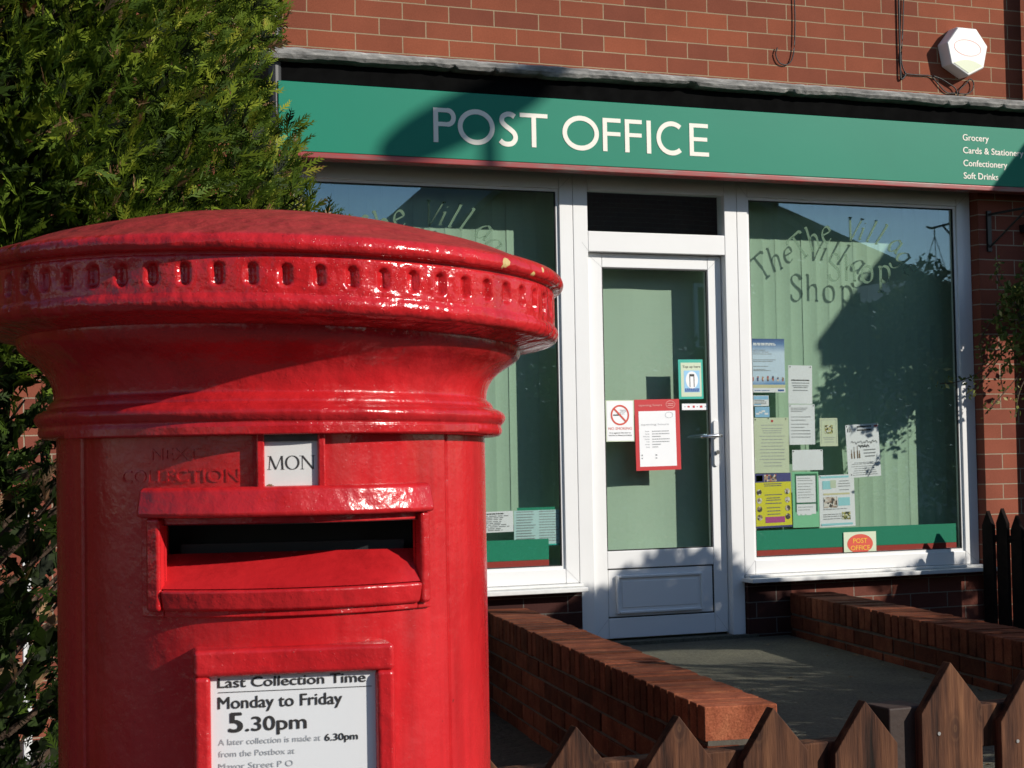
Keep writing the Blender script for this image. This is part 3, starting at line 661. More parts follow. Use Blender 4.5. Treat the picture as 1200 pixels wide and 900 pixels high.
# ---------------------------------------------------------------- fascia sign
SIGN = empty('shop_sign', (4.4, 7.85, 2.85), 'long green fascia sign reading POST OFFICE in cream letters with a red lower edge', 'sign')
m = MB(); m.box(2.075, 6.75, 7.85, 7.925, 2.872, 3.196); m.build('sign_panel', 'green_sign', SIGN, bevel=.003)
m = MB(); m.box(2.07, 6.755, 7.846, 7.93, 2.842, 2.8715); m.build('red_edge', 'red_trim', SIGN, bevel=.006, seg=3)
m = MB(); w_ = .135
sfn = None
def gill(ch, x0, x1, zb=2.948, h=.166):
    W_ = (x1-x0)/h; H = 1.0; out = []
    def rect(a, b_, c, d): out.append(([(a, c), (b_, c), (b_, d), (a, d)], [(0, 1, 2, 3)]))
    t = .145
    if ch == 'P':
        rect(0, t, 0, 1); r_ = .255; cx = W_-r_-.0
        rect(t, cx, 1-t*.85, 1); rect(t, cx, .47, .47+t*.85)
        out.append(stroke(arc(cx, (.47+1)/2, r_-t*.45, (1-.47)/2-t*.425, 90, -90), t*.95))
    elif ch == 'O': out.append(stroke(arc(W_/2, .5, W_/2-t/2+.01, .52-t/2, 0, 360, 64)[:-1], t, True))
    elif ch == 'S':
        P_ = [(.50, .87), (.40, .93), (.27, .935), (.13, .86), (.10, .72), (.20, .60), (.36, .49), (.49, .37), (.52, .22), (.43, .09), (.28, .05), (.14, .075), (.04, .15)]
        P_ = [(a*W_/.60, b_) for a, b_ in P_]; out.append(stroke(catmull(P_, 6), t))
    elif ch == 'T': rect(0, W_, 1-t*.85, 1); rect(W_/2-t/2, W_/2+t/2, 0, 1-t*.85)
    elif ch == 'F': rect(0, t, 0, 1); rect(t, W_, 1-t*.85, 1); rect(t, W_*.98, .47, .47+t*.82)
    elif ch == 'I': rect(0, t, 0, 1)
    elif ch == 'C': out.append(stroke(arc(.52, .5, .52-t/2, .52-t/2, 50, 310, 40), t))
    elif ch == 'E': rect(0, t, 0, 1); rect(t, W_, 1-t*.85, 1); rect(t, W_*.95, .46, .46+t*.82); rect(t, W_+.02, 0, t*.85)
    for vs, fs in out: slab(m, lambda a, b_, d: (x0+a*h, 7.8498-d, zb+b_*h), vs, fs, .002)
for ch, a, b_ in (('P', 2.832, 2.946), ('O', 2.958, 3.145), ('S', 3.168, 3.268), ('T', 3.279, 3.426), ('O', 3.507, 3.701), ('F', 3.724, 3.823), ('F', 3.846, 3.941), ('I', 3.967, 3.994), ('C', 4.022, 4.182), ('E', 4.209, 4.316)):
    gill(ch, a, b_)
m.build('lettering', 'cream', SIGN)
SF = Frame((0, 7.8492, 0), (1, 0, 0), (0, 0, 1), (0, -1, 0))
m = MB()
for s, z, x1_ in (('Grocery', 3.113, 6.055), ('Cards & Stationery', 3.043, 6.285), ('Confectionery', 2.973, 6.173), ('Soft Drinks', 2.904, 6.111)):
    put_text(m, SF, s, 5.884, z, .036, width=x1_-5.884, d=.0008, bold=.022)
m.build('small_lettering', 'cream', SIGN)

# ---------------------------------------------------------------- alarm box, cables, pipes
AL = empty('alarm_box', (5.9, 7.95, 3.6), 'white faceted burglar alarm box with a faint red oval, high on the brick wall', 'alarm box')
# polygon traced on the front face plane (y = 7.912)
fp = [(5.924, 3.748), (6.043, 3.747), (6.113, 3.657), (6.084, 3.539), (5.983, 3.490), (5.875, 3.548), (5.851, 3.660)]
cx_ = sum(p[0] for p in fp)/7; cz_ = sum(p[1] for p in fp)/7
m = MB(); bp = [(cx_+(x-cx_)*1.05, cz_+(z-cz_)*1.05) for x, z in fp]
n = 7; vs = [(x, 7.912, z) for x, z in fp] + [(x, 7.925, z) for x, z in bp] + [(x, 7.999, z) for x, z in bp]
m.add(vs, [tuple(range(7)), tuple(range(20, 13, -1))] + [(i, i+7, (i+1) % 7+7, (i+1) % 7) for i in range(7)] + [(i+7, i+14, (i+1) % 7+14, (i+1) % 7+7) for i in range(7)])
m.build('cover', 'alarm_white', AL, bevel=.004)
m = MB(); lo = [(6.076, 3.545), (5.983, 3.500), (5.884, 3.552)] + [(5.884+(6.076-5.884)*t, 3.552+.024*math.sin(math.pi*t)-.006*t) for t in (.12, .25, .4, .5, .6, .75, .88)]
m.prism([(a, b_) for a, b_ in lo], 7.9095, 7.9115); m.build('strobe_lens', 'alarm_lens', AL)
m = MB(); vs, fs = stroke(arc(5.981, 3.640, .088, .044, 0, 360, 48)[:-1], .004, True)
slab(m, lambda a, b_, d: (a, 7.9118-d, b_-(a-5.981)*.06), vs, fs, .0008); m.build('oval_emblem', 'pale_red', AL)

def cable(pts, label, r=.0035):
    m = MB(); m.tube(catmull(pts, 6), r, 6); return tag(m.build('cable', 'cable', smooth=True), label, 'cable')
def cz(pts, y): return [(a, y, b_) for a, b_ in pts]
cable(cz([(4.932, 3.95), (4.932, 3.839), (4.931, 3.702), (4.919, 3.555), (4.886, 3.493), (4.833, 3.494), (4.809, 3.538), (4.82, 3.575)], 7.988), 'black cable hanging down the bricks and curling up in a small hook')
cable(cz([(5.592, 4.0), (5.591, 3.893), (5.590, 3.705), (5.590, 3.518), (5.593, 3.457), (5.622, 3.482), (5.617, 3.501)], 7.988), 'thick black cable dropping down the bricks left of the alarm box', .0055)
cable(cz([(5.626, 4.0), (5.624, 3.896), (5.612, 3.707), (5.600, 3.565), (5.620, 3.498), (5.650, 3.489), (5.728, 3.489), (5.791, 3.487), (5.835, 3.448), (5.890, 3.404), (5.955, 3.403)], 7.990), 'thin black cable that turns right towards the bottom of the alarm box')
m = MB(); m.tube(catmull(cz([(5.80, 3.489), (5.85, 3.476), (5.903, 3.452), (5.947, 3.426), (5.963, 3.375), (5.970, 3.418), (6.017, 3.459), (6.046, 3.487), (6.068, 3.467), (6.061, 3.429), (6.026, 3.403), (5.969, 3.399)], 7.984), 6), .0035, 6)
tag(m.build('cable', 'cable', smooth=True), 'tangled loop of black cable just under the alarm box', 'cable')
# downpipes
def pipe(x, y, r, z0, z1, label, mat='black_metal'):
    root = empty('downpipe', (x, y, z0), label, 'downpipe')
    m = MB(); m.tube([(x, y, z0), (x, y, z1)], r, 20); m.build('pipe', mat, root, smooth=False)
    for zz in np.arange(z0+.6, z1, 1.8):
        m = MB(); m.tube([(x, y, zz), (x, y, zz+.05)], r*1.18, 20); m.box(x-r*1.9, x+r*1.9, y+r*.9, 7.999, zz+.005, zz+.045); m.build('bracket', mat, root)
pipe(6.445, 7.905, .043, .24, 8.1, 'black downpipe on the wall right of the shop, its shadow crossing the bricks')
pipe(2.065, 7.90, .045, .24, 8.1, 'dark downpipe at the left end of the shop wall beside the conifer')
# neighbouring houses in the same row
NB = empty('terraced_house', (-1.5, 8, .24), 'brick house beside the shop, glimpsed through the conifer', 'house')
m = MB(); m.box(-9, 1.915, 8.0, 8.35, .1, 5.9); m.build('wall', 'brick_pier', NB)
m = MB(); m.box(.2, 1.1, 7.95, 7.998, 2.9, 3.02); m.build('lintel', 'stone_trim', NB)
m = MB(); m.add([(-9, 7.6, 5.9), (1.9, 7.6, 5.9), (1.9, 12, 9.4), (-9, 12, 9.4), (-9, 7.6, 6.05), (1.9, 7.6, 6.05), (1.9, 12, 9.55), (-9, 12, 9.55)],
    [(0, 1, 2, 3), (4, 7, 6, 5), (0, 4, 5, 1), (1, 5, 6, 2), (2, 6, 7, 3), (3, 7, 4, 0)]); m.build('roof', 'slate', NB)
m = MB(); m.box(.87, .905, 7.45, 7.485, .2, 1.30); m.box(.865, .91, 7.445, 7.49, 1.3005, 1.315); tag(m.build('gate_post', 'white_upvc', bevel=.004), 'white post glimpsed through the thin lower branches of the conifer', 'post')
# added lean-to roof, out of view, shaped to shadow the right window
CN = empty('shadow_roof', (9, 6.8, 3.7), 'unseen slated roof on posts, added to cast the slanting shadow in the right window', 'added canopy')
m = MB(); x0, x1 = 7.71, 11.6
m.add([(x0, 7.99, 4.76), (x1, 7.99, 4.76), (x1, 5.5, 3.74), (x0, 5.5, 3.74), (x0, 7.99, 4.68), (x1, 7.99, 4.68), (x1, 5.5, 3.69), (x0, 5.5, 3.69)],
    [(0, 1, 2, 3), (4, 7, 6, 5), (0, 4, 5, 1), (1, 5, 6, 2), (2, 6, 7, 3), (3, 7, 4, 0)]); m.build('roof', 'slate', CN)
m = MB(); m.box(x0+.02, x1, 5.505, 5.55, 3.60, 3.69); m.build('fascia', 'wood_dark', CN)
for px_ in (9.9, 11.5):
    m = MB(); m.box(px_, px_+.1, 5.56, 5.66, 0, 3.68); m.build('post', 'wood_dark', CN)

# ---------------------------------------------------------------- notices on the glass
def sheet_thing(name, label, cat, x0, x1, z0, z1, y, mat, tilt=0, thick=.0008, parts=(), curl=0.0):
    """a paper notice just behind the glass; parts = (part name, material, builder)"""
    w_, h_ = x1-x0, z1-z0; ct, st = math.cos(R(tilt)), math.sin(R(tilt))
    fr = Frame((x0, y, z0), (ct, 0, st), (-st, 0, ct), (0, -1, 0))
    m = MB(); n = 8; vs = []; rr_ = random.Random(label)
    ph = rr_.random()*6
    def dep(a, b_): return curl*(math.sin(ph+a*5)*.5+.5)*(1-b_)*.5
    for k in range(2):
        for i in range(n+1):
            for j in range(3): vs.append(fr.p(w_*i/n, h_*j/2, -dep(i/n, j/2)-k*thick))
    q_ = (n+1)*3; fs = []
    for i in range(n):
        for j in range(2):
            a = i*3+j; fs += [(a, a+3, a+4, a+1), (a+q_, a+1+q_, a+4+q_, a+3+q_)]
    rim = [i*3 for i in range(n+1)] + [n*3+1, n*3+2] + [i*3+2 for i in range(n-1, -1, -1)] + [1]
    fs += [(rim[i], rim[(i+1) % len(rim)], rim[(i+1) % len(rim)]+q_, rim[i]+q_) for i in range(len(rim))]
    m.add(vs, fs); o = m.build(name, mat); tag(o, label, cat)
    for pn, pm, fn in parts:
        mm = MB(); fn(mm, fr, w_, h_)
        if mm.v: mm.build(pn, pm, o)
    return o
GY = 8.1035
def L_(x0, x1, zs, h, seed=1, rg=.3, cen=False):
    return lambda m, fr, w_, h_: put_lines(m, fr, x0*w_, x1*w_, [z*h_ for z in zs], h, seed=seed, ragged=rg, center=cen)
def rects(*rs, d=.0007): return lambda m, fr, w_, h_: [put_rect(m, fr, a*w_, b_*w_, c*h_, e*h_, d) for a, b_, c, e in rs]
def dots(*ps, r=.0035): 
    def f(m, fr, w_, h_):
        for a, b_ in ps:
            pts = [fr.p(a*w_+r*math.cos(t), b_*h_+r*math.sin(t), .0013) for t in np.linspace(0, 2*math.pi, 9)[:-1]]
            m.add(pts, [tuple(range(8))])
    return f
def people(m, fr, w_, h_):
    rr_ = random.Random(3)
    for k in range(7):
        x = (.03+.94*k/6.4)*w_; hh = h_*(.07+.04*rr_.random())
        put_rect(m, fr, x, x+.05*w_, .21*h_, .21*h_+hh, .0010); put_rect(m, fr, x-.01*w_, x+.03*w_, .20*h_+hh*.5, .20*h_+hh*.72, .0012)
o = sheet_thing('poster', 'blue sky poster with a row of small people along its foot', 'poster', 4.680, 4.888, 1.756, 2.041, GY, 'poster_sky', parts=[
    ('heading', 'paper', lambda m, fr, w_, h_: put_lines(m, fr, .08*w_, .85*w_, [.90*h_, .875*h_], .006, seed=5)),
    ('printed_lines', 'grey_ink', L_(.08, .75, [.78, .745, .71, .60, .57, .48, .42, .40], .0035, 2, .5)),
    ('figures', 'photo_warm', people), ('sand_band', 'ink_sand', rects((0, 1, .085, .145))), ('foot_band', 'paper', rects((0, 1, 0, .083))),
    ('foot_text', 'ink_blue', lambda m, fr, w_, h_: (put_rect(m, fr, .78*w_, .96*w_, .02*h_, .055*h_, .0012), put_lines(m, fr, .1*w_, .6*w_, [.03*h_], .004, seed=9)))])
sheet_thing('leaflet', 'small blue and white card right under the blue sky poster', 'leaflet', 4.691, 4.785, 1.684, 1.740, GY, 'paper', parts=[('picture', 'ink_sky', rects((.03, .97, .62, .95), (.05, .5, .1, .2))), ('printed_lines', 'grey_ink', L_(.08, .9, [.2, .35, .5], .004, 4))])
sheet_thing('leaflet', 'small card with a blue wave picture, second under the sky poster', 'leaflet', 4.700, 4.788, 1.625, 1.680, GY, 'ink_sky', parts=[('picture', 'paper', lambda m, fr, w_, h_: [put_rect(m, fr, (.05+.2*k)*w_, (.3+.2*k)*w_, (.25+.12*(k % 3))*h_, (.42+.12*(k % 3))*h_, .0008) for k in range(4)])])
sheet_thing('notice', 'plain white sheet with centred typing, right of the blue poster', 'notice', 4.906, 5.053, 1.696, 1.901, GY, 'paper', tilt=-1.0, curl=.004, parts=[('heading', 'black_ink', L_(.12, .88, [.60], .006, 7, .05, True)), ('printed_lines', 'grey_ink', L_(.12, .9, [.53, .46, .415, .34], .0045, 8, .3, True)), ('pins', 'black_ink', dots((.07, .96), (.92, .96)))])
sheet_thing('notice', 'white typed sheet dappled with leaf shadow, below the centred one', 'notice', 4.906, 5.066, 1.477, 1.691, GY, 'paper', curl=.005, parts=[('printed_lines', 'light_ink', L_(.08, .85, [.9, .86, .82, .68, .60, .5, .42, .34, .26, .18], .0045, 11, .4)), ('pins', 'black_ink', dots((.05, .965), (.95, .965)))])
sheet_thing('notice', 'tall cream sheet full of faint lines above the yellow poster', 'notice', 4.690, 4.903, 1.330, 1.622, GY+.0012, 'paper_cream', curl=.004, parts=[('emblem', 'ink_red', rects((.50, .56, .92, .96))), ('printed_lines', 'light_ink', L_(.15, .9, [.86, .80, .76, .72, .66, .60, .54, .48, .42, .36, .30, .24, .18, .12], .0035, 12, .35, True)), ('pins', 'black_ink', dots((.05, .965), (.92, .975), (.42, .985)))])
sheet_thing('card', 'small cream card with a little dark picture, left of the tilted white poster', 'card', 5.095, 5.207, 1.466, 1.617, GY, 'paper_cream', parts=[('picture', 'photo_plant', rects((.28, .72, .45, .75))), ('border', 'light_ink', lambda m, fr, w_, h_: [put_rect(m, fr, *r_) for r_ in ((.08*w_, .92*w_, .93*h_, .94*h_), (.08*w_, .09*w_, .1*h_, .93*h_), (.91*w_, .92*w_, .1*h_, .93*h_))]), ('printed_lines', 'light_ink', L_(.15, .85, [.30, .24, .14], .003, 3, .3, True))])
def fancy(m, fr, w_, h_):
    for x0, x1, z in ((.14, .93, .66), (.36, .68, .585)):
        n = 26; pts = [((x0+(x1-x0)*k/n)*w_, z*h_ + .006*math.sin(k*2.1)+.004*math.sin(k*.9)) for k in range(n*1+1)]
        vs, fs = stroke(catmull(pts, 4), .0025); m.add([fr.p(a, b_, .0012) for a, b_ in vs], fs)
def bottles(m, fr, w_, h_):
    for k, (x, hh) in enumerate(((.12, .17), (.20, .22), (.30, .24), (.36, .15))):
        put_rect(m, fr, x*w_, (x+.035)*w_, .36*h_, (.36+hh*.6)*h_, .0010); put_rect(m, fr, (x+.012)*w_, (x+.025)*w_, (.36+hh*.6)*h_, (.36+hh)*h_, .0012)
sheet_thing('poster', 'tilted white poster with script heading and brown bottles, rightmost of the notices', 'poster', 5.268, 5.478, 1.292, 1.578, GY, 'paper', tilt=2.6, curl=.005, parts=[
    ('heading', 'black_ink', lambda m, fr, w_, h_: (put_lines(m, fr, .35*w_, .80*w_, [.94*h_, .875*h_], .008, seed=2, ragged=.05), [put_rect(m, fr, (.05+.05*k)*w_, (.07+.05*k)*w_, .86*h_, (.93+.03*(k % 2))*h_, .001) for k in range(3)])),
    ('script_heading', 'black_ink', fancy), ('picture', 'ink_brown', bottles), ('stamp', 'ink_red', rects((.86, .98, .935, .965))),
    ('printed_lines', 'grey_ink', L_(.50, .88, [.50, .44, .38], .006, 21, .3, True)), ('small_lines', 'light_ink', L_(.10, .92, [.27, .245, .20, .16, .12, .08, .04], .0035, 22, .25, True)), ('pins', 'black_ink', dots((.04, .97), (.96, .985)))])
sheet_thing('card', 'blank white landscape card pinned below the two typed sheets', 'card', 4.921, 5.110, 1.340, 1.449, GY, 'paper', curl=.004, parts=[('pins', 'black_ink', dots((.04, .93), (.95, .95)))])
sheet_thing('poster', 'yellow poster with a purple top band and round photos down both sides', 'poster', 4.692, 4.911, 1.040, 1.326, GY, 'ink_yellow', tilt=.8, parts=[
    ('top_band', 'ink_navy', rects((0, 1, .84, 1), (0, 1, 0, .035))), ('badge', 'plaque', rects((.04, .22, .86, .97))), ('top_photo', 'photo_warm', rects((.26, .60, .85, .98), d=.0011)),
    ('side_photos', 'photo_cool', lambda m, fr, w_, h_: [dots((sx, .66-.155*k), r=.016)(m, fr, w_, h_) for sx in (.11, .89) for k in range(4)]),
    ('printed_lines', 'ink_navy', L_(.25, .75, [.80, .765, .60, .54, .50, .44, .36, .30, .24], .004, 31, .3, True)), ('pink_panel', 'ink_magenta', rects((.26, .80, .09, .20), d=.0010))])
sheet_thing('notice', 'white notices framed in dark green on a light green card', 'notice', 4.917, 5.079, 1.036, 1.331, GY+.001, 'paper_green', parts=[
    ('frame', 'ink_green', rects((.10, .95, .28, .97))), ('insert', 'paper', rects((.15, .88, .45, .93), (.15, .88, .24, .42), d=.0011)), ('printed_lines', 'grey_ink', lambda m, fr, w_, h_: put_lines(m, fr, .2*w_, .82*w_, [z*h_ for z in (.88, .84, .78, .73, .68, .63, .58, .53, .36, .31)], .0035, d=.0016, seed=6, ragged=.3)),
    ('tabs', 'paper', rects((.18, .28, .22, .27), (.32, .46, .22, .28), (.5, .7, .22, .27), d=.0013))])
sheet_thing('poster', 'white and pale blue poster with photos and a yellow band', 'poster', 5.084, 5.306, 1.032, 1.310, GY, 'paper', tilt=.9, curl=.004, parts=[
    ('blue_areas', 'ink_cyan', rects((.05, .85, .94, .98), (.10, .35, .73, .89), (.53, .86, .40, .56), (.04, .92, .03, .07))), ('yellow_band', 'ink_sand', rects((.12, .86, .615, .65))),
    ('photo', 'photo_cool', rects((.12, .50, .37, .58), d=.001)), ('badge', 'plaque', rects((.32, .48, .75, .90), d=.0011)), ('bird_picture', 'photo_plant', rects((.62, .86, .13, .28), d=.001)),
    ('printed_lines', 'grey_ink', L_(.10, .88, [.335, .235, .195, .15], .004, 41, .35)), ('more_lines', 'grey_ink', L_(.54, .88, [.87, .82, .77, .70], .004, 42, .3, True)), ('pins', 'black_ink', dots((.04, .975), (.93, .985)))])
def oval(cx, cy, rx, ry, mi_d): 
    def f(m, fr, w_, h_):
        vs = [fr.p(cx*w_, cy*h_, mi_d)] + [fr.p(cx*w_+rx*math.cos(t), cy*h_+ry*math.sin(t), mi_d) for t in np.linspace(0, 2*math.pi, 41)[:-1]]
        m.add(vs, [(0, i, i % 40+1) for i in range(1, 41)])
    return f
sheet_thing('plaque', 'pale square plaque with a red oval reading POST OFFICE in amber letters', 'plaque', 5.223, 5.428, .874, 1.002, 8.1005-.0045, 'plaque', parts=[
    ('oval_emblem', 'ink_orange', oval(.5, .5, .081, .052, .0008)),
    ('lettering', 'logo_yellow', lambda m, fr, w_, h_: (put_text(m, fr, 'POST', .5*w_, .535*h_, .026, .088, .0016, .03, 'C'), put_text(m, fr, 'OFFICE', .5*w_, .235*h_, .026, .120, .0016, .03, 'C')))])
sheet_thing('notice', 'small white sheet of dense type low in the left window, against the red box', 'notice', 3.00, 3.312, 1.066, 1.169, GY, 'paper', tilt=.6, parts=[('heading', 'black_ink', L_(.45, .85, [.86], .006, 50, .1, True)), ('printed_lines', 'grey_ink', L_(.06, .96, [.76, .68, .60, .50, .42, .34, .25, .16, .08], .0045, 51, .2))])
sheet_thing('timetable', 'pale blue timetable sheet with a green top edge low in the left window', 'timetable', 3.316, 3.576, .995, 1.172, GY, 'paper_blue', curl=.01, parts=[
    ('green_edge', 'ink_teal', rects((0, 1, 0, .04))), ('printed_lines', 'grey_ink', L_(.05, .45, [.95-.075*k for k in range(12)], .004, 61, .25)), ('more_lines', 'grey_ink', L_(.52, .95, [.95-.075*k for k in range(12)], .004, 62, .25))])
m = MB(); m.box(3.335, 3.54, GY+.003, GY+.005, 1.172, 1.186); tag(m.build('card_edge', 'strip_green'), 'green edge of a card sticking up behind the pale blue timetable', 'card')
# on the door glass
DY = 8.131
def nosmoke(m, fr, w_, h_):
    vs, fs = stroke(arc(.5*w_, .64*h_, .048, .048, 0, 360, 40)[:-1], .009, True); m.add([fr.p(a, b_, .0014) for a, b_ in vs], fs)
    vs, fs = stroke([(.5*w_-.034, .64*h_+.034), (.5*w_+.034, .64*h_-.034)], .009); m.add([fr.p(a, b_, .0018) for a, b_ in vs], fs)
sheet_thing('no_smoking_sign', 'white NO SMOKING sign with a red crossed circle, left on the door glass', 'sign', 3.843, 4.003, 1.508, 1.720, DY, 'plaque', parts=[
    ('panel_face', 'paper', rects((.03, .97, .02, .98), d=.0005)), ('prohibition_ring', 'ink_orange', nosmoke),
    ('cigarette', 'black_ink', rects((.26, .46, .625, .655), d=.0012)), ('smoke', 'grey_ink', lambda m, fr, w_, h_: [m.add([fr.p(a, b_, .0011) for a, b_ in v_], f_) for v_, f_ in [stroke(catmull([((.50+.05*k)*w_, .65*h_), ((.46+.06*k)*w_, .69*h_), ((.56+.05*k)*w_, .73*h_), ((.50+.05*k)*w_, .77*h_)], 5), .002) for k in range(4)]]),
    ('heading', 'ink_orange', lambda m, fr, w_, h_: put_text(m, fr, 'NO SMOKING', .5*w_, .285*h_, .014, .132, .001, .01, 'C')),
    ('small_lettering', 'black_ink', lambda m, fr, w_, h_: (put_text(m, fr, 'It is against the law to', .5*w_, .195*h_, .008, .120, .001, .02, 'C'), put_text(m, fr, 'smoke in these premises', .5*w_, .135*h_, .008, .130, .001, .02, 'C')))])
def hours(m, fr, w_, h_):
    days = ['Monday', 'Tuesday', 'Wednesday', 'Thursday', 'Friday', 'Saturday', 'Sunday']
    for k, d_ in enumerate(days):
        y = (.545-.037*k)*h_; put_text(m, fr, d_, .31*w_, y, .0055, None, .0016, .01, 'R')
        put_lines(m, fr, .37*w_, (.76 if k not in (2, 5, 6) else (.56 if k != 6 else .5))*w_, [y], .004, d=.0016, seed=70+k, ragged=.03)
sheet_thing('opening_hours_sign', 'red framed sign headed opening hours with a white timetable, middle of the door glass', 'sign', 4.011, 4.270, 1.356, 1.722, DY, 'ink_red', tilt=.7, thick=.003, parts=[
    ('white_panel', 'paper', rects((.085, .905, .055, .835), d=.0006)),
    ('heading', 'pale_red', lambda m, fr, w_, h_: put_text(m, fr, 'opening hours', .09*w_, .905*h_, .0115, .52*w_, .0012, .02)),
    ('logo_ring', 'pale_red', lambda m, fr, w_, h_: [m.add([fr.p(a, b_, .0012) for a, b_ in v_], f_) for v_, f_ in [stroke(arc(.80*w_, .925*h_, .026, .0185, 0, 360, 32)[:-1], .0025, True)]] and put_lines(m, fr, .74*w_, .87*w_, [.93*h_, .905*h_], .004, d=.0012, seed=3, ragged=.05)),
    ('faint_heading', 'light_ink', lambda m, fr, w_, h_: put_text(m, fr, 'opening hours', .13*w_, .635*h_, .010, .62*w_, .0014)),
    ('faint_ring', 'light_ink', lambda m, fr, w_, h_: [m.add([fr.p(a, b_, .0014) for a, b_ in v_], f_) for v_, f_ in [stroke(arc(.76*w_, .775*h_, .022, .015, 0, 360, 32)[:-1], .002, True)]]),
    ('hours_table', 'grey_ink', hours), ('foot_marks', 'grey_ink', rects((.12, .15, .205, .225), (.43, .47, .205, .225), (.12, .15, .165, .18), (.43, .47, .165, .18), d=.0015))])
sheet_thing('top_up_sign', 'teal bordered card reading Top up here, upper right on the door glass', 'sign', 4.266, 4.410, 1.724, 1.930, DY, 'ink_teal', tilt=.4, parts=[
    ('white_panel', 'plaque', rects((.10, .93, .06, .92), d=.0006)), ('blue_picture', 'ink_sky', rects((.22, .86, .17, .72), d=.0010)),
    ('white_disc', 'paper', oval(.54, .48, .036, .045, .0013)), ('phone', 'black_ink', lambda m, fr, w_, h_: [put_rect(m, fr, *r_) for r_ in ((.44*w_, .47*w_, .30*h_, .60*h_, .0017), (.61*w_, .64*w_, .30*h_, .60*h_, .0017), (.44*w_, .64*w_, .57*h_, .63*h_, .0018))]),
    ('heading', 'black_ink', lambda m, fr, w_, h_: put_text(m, fr, 'Top up here', .53*w_, .79*h_, .0125, .105, .0012, .02, 'C')), ('foot_text', 'ink_blue', lambda m, fr, w_, h_: put_lines(m, fr, .25*w_, .84*w_, [.18*h_, .21*h_, .24*h_], .006, d=.0013, seed=4, ragged=.05))])
sheet_thing('sticker', 'narrow white sticker with tiny red marks under the teal card on the door', 'sticker', 4.282, 4.432, 1.667, 1.700, DY, 'paper', parts=[('marks', 'ink_red', rects((.22, .30, .4, .65), (.42, .5, .35, .7), (.70, .80, .35, .7))), ('dots', 'grey_ink', rects((.1, .13, .45, .6), (.58, .62, .45, .6), (.9, .94, .45, .6)))])

# ---------------------------------------------------------------- low brick walls beside the path
def garden_wall(xf, y0, y1, w_, ztop, zbase, label, sgn, seed):
    """xf(y): left edge; bricks on edge as coping, stretcher courses below"""
    rr_ = random.Random(seed)
    a = (xf(y1)-xf(y0))/(y1-y0); d = Vector((a, 1, 0)).normalized(); nrm = Vector((d.y, -d.x, 0))
    L = (y1-y0)*math.hypot(1, a); o0 = Vector((xf(y0), y0, 0))
    root = empty('garden_wall', (xf((y0+y1)/2)+w_/2, (y0+y1)/2, zbase), label, 'wall')
    m = MB(); n = int(L/.0755); p = L/n
    for k in range(n):
        m.t = rr_.choice([.34, .40, .46, .52, .60, .70]); j = rr_.uniform(-.002, .002); jz = rr_.uniform(-.003, .002)  # darker for weathering and in place of shade away from the lit end
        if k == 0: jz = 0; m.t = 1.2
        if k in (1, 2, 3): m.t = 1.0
        c = o0 + d*(p*(k+.5)) + nrm*(w_/2+j) + Vector((0, 0, ztop-.0515+jz))
        m.obox(c, nrm*(w_/2), d*(p/2-.0052), Vector((0, 0, .0515)))
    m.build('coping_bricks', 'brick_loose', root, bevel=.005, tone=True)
    m = MB(); row = .075; z = ztop-.103-.012; r_ = 0
    while z > zbase-.05:
        s0 = 0 if r_ % 2 == 0 else -.112
        while s0 < L:
            a0, a1 = max(s0, 0), min(s0+.215, L)
            if a1-a0 > .03:
                for side in (0, 1):
                    m.t = rr_.choice([.30, .38, .46, .55, .65]); j = rr_.uniform(-.0025, .0025)
                    c = o0 + d*((a0+a1)/2) + nrm*((.0525+.004+j) if side == 0 else (w_-.0525-.004+j)) + Vector((0, 0, z-.0325))
                    m.obox(c, nrm*.0515, d*((a1-a0)/2), Vector((0, 0, .0325)))
            s0 += .225
        z -= row; r_ += 1
    m.build('brick_courses', 'brick_loose', root, bevel=.004, tone=True)
    m = MB(); c = o0 + d*(L/2) + nrm*(w_/2) + Vector((0, 0, (ztop-.02+zbase-.1)/2)); m.obox(c, nrm*(w_/2-.011), d*(L/2-.006), Vector((0, 0, (ztop-.02-zbase+.1)/2))); m.build('mortar', 'mortar', root)
    return root
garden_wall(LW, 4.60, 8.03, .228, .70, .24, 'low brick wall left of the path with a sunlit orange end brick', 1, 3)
garden_wall(RW, 3.00, 8.03, .235, .70, .24, 'low dark brick wall right of the path, running from under the right window', 1, 8)

# ---------------------------------------------------------------- picket fence
FN = empty('picket_fence', (1.4, 2.5, 0), 'dark stained wooden picket fence with pointed tops in front of the path', 'fence')
def picket(x, ztip, wd=.118, lean=0, split=0, y=2.5):
    m = MB(); h = .078; b_ = wd/2
    pl = [(x-b_, .05), (x-b_+lean*.3, ztip-h-.005), (x+lean, ztip), (x+b_+lean*.3, ztip-h+.004), (x+b_, .05)]
    m.prism(pl, y-.011, y+.011)
    pk = m.build('picket', 'wood', FN, bevel=.0022)
    for zz, dx in ((ztip-.118, -.028), (ztip-.46, .02)):
        mm = MB(); mm.tube([(x+dx, y-.0125, zz), (x+dx, y-.010, zz)], .0032, 8); mm.build('nail', 'nail', pk)
for k, (x, z) in enumerate([(.43, 1.03), (.60, 1.028), (.772, 1.032), (.944, 1.030), (1.116, 1.031), (1.290, 1.034), (1.469, 1.035), (1.640, 1.034)]): picket(x, z, .122, lean=(k % 3-1)*.004)
for x, z in [(1.811, 1.087), (1.972, 1.062), (2.135, 1.07), (2.30, 1.075), (2.465, 1.07), (2.63, 1.07), (2.80, 1.075)]: picket(x, z, .122)
m = MB(); m.box(.2, 1.70, 2.512, 2.552, .905, .968); m.build('rail', 'wood', FN, bevel=.003)
m = MB(); m.box(.2, 1.70, 2.512, 2.552, .30, .363); m.build('rail', 'wood', FN, bevel=.003)
m = MB(); m.box(1.775, 2.9, 2.512, 2.552, .935, 1.008); m.build('rail', 'wood', FN, bevel=.003)
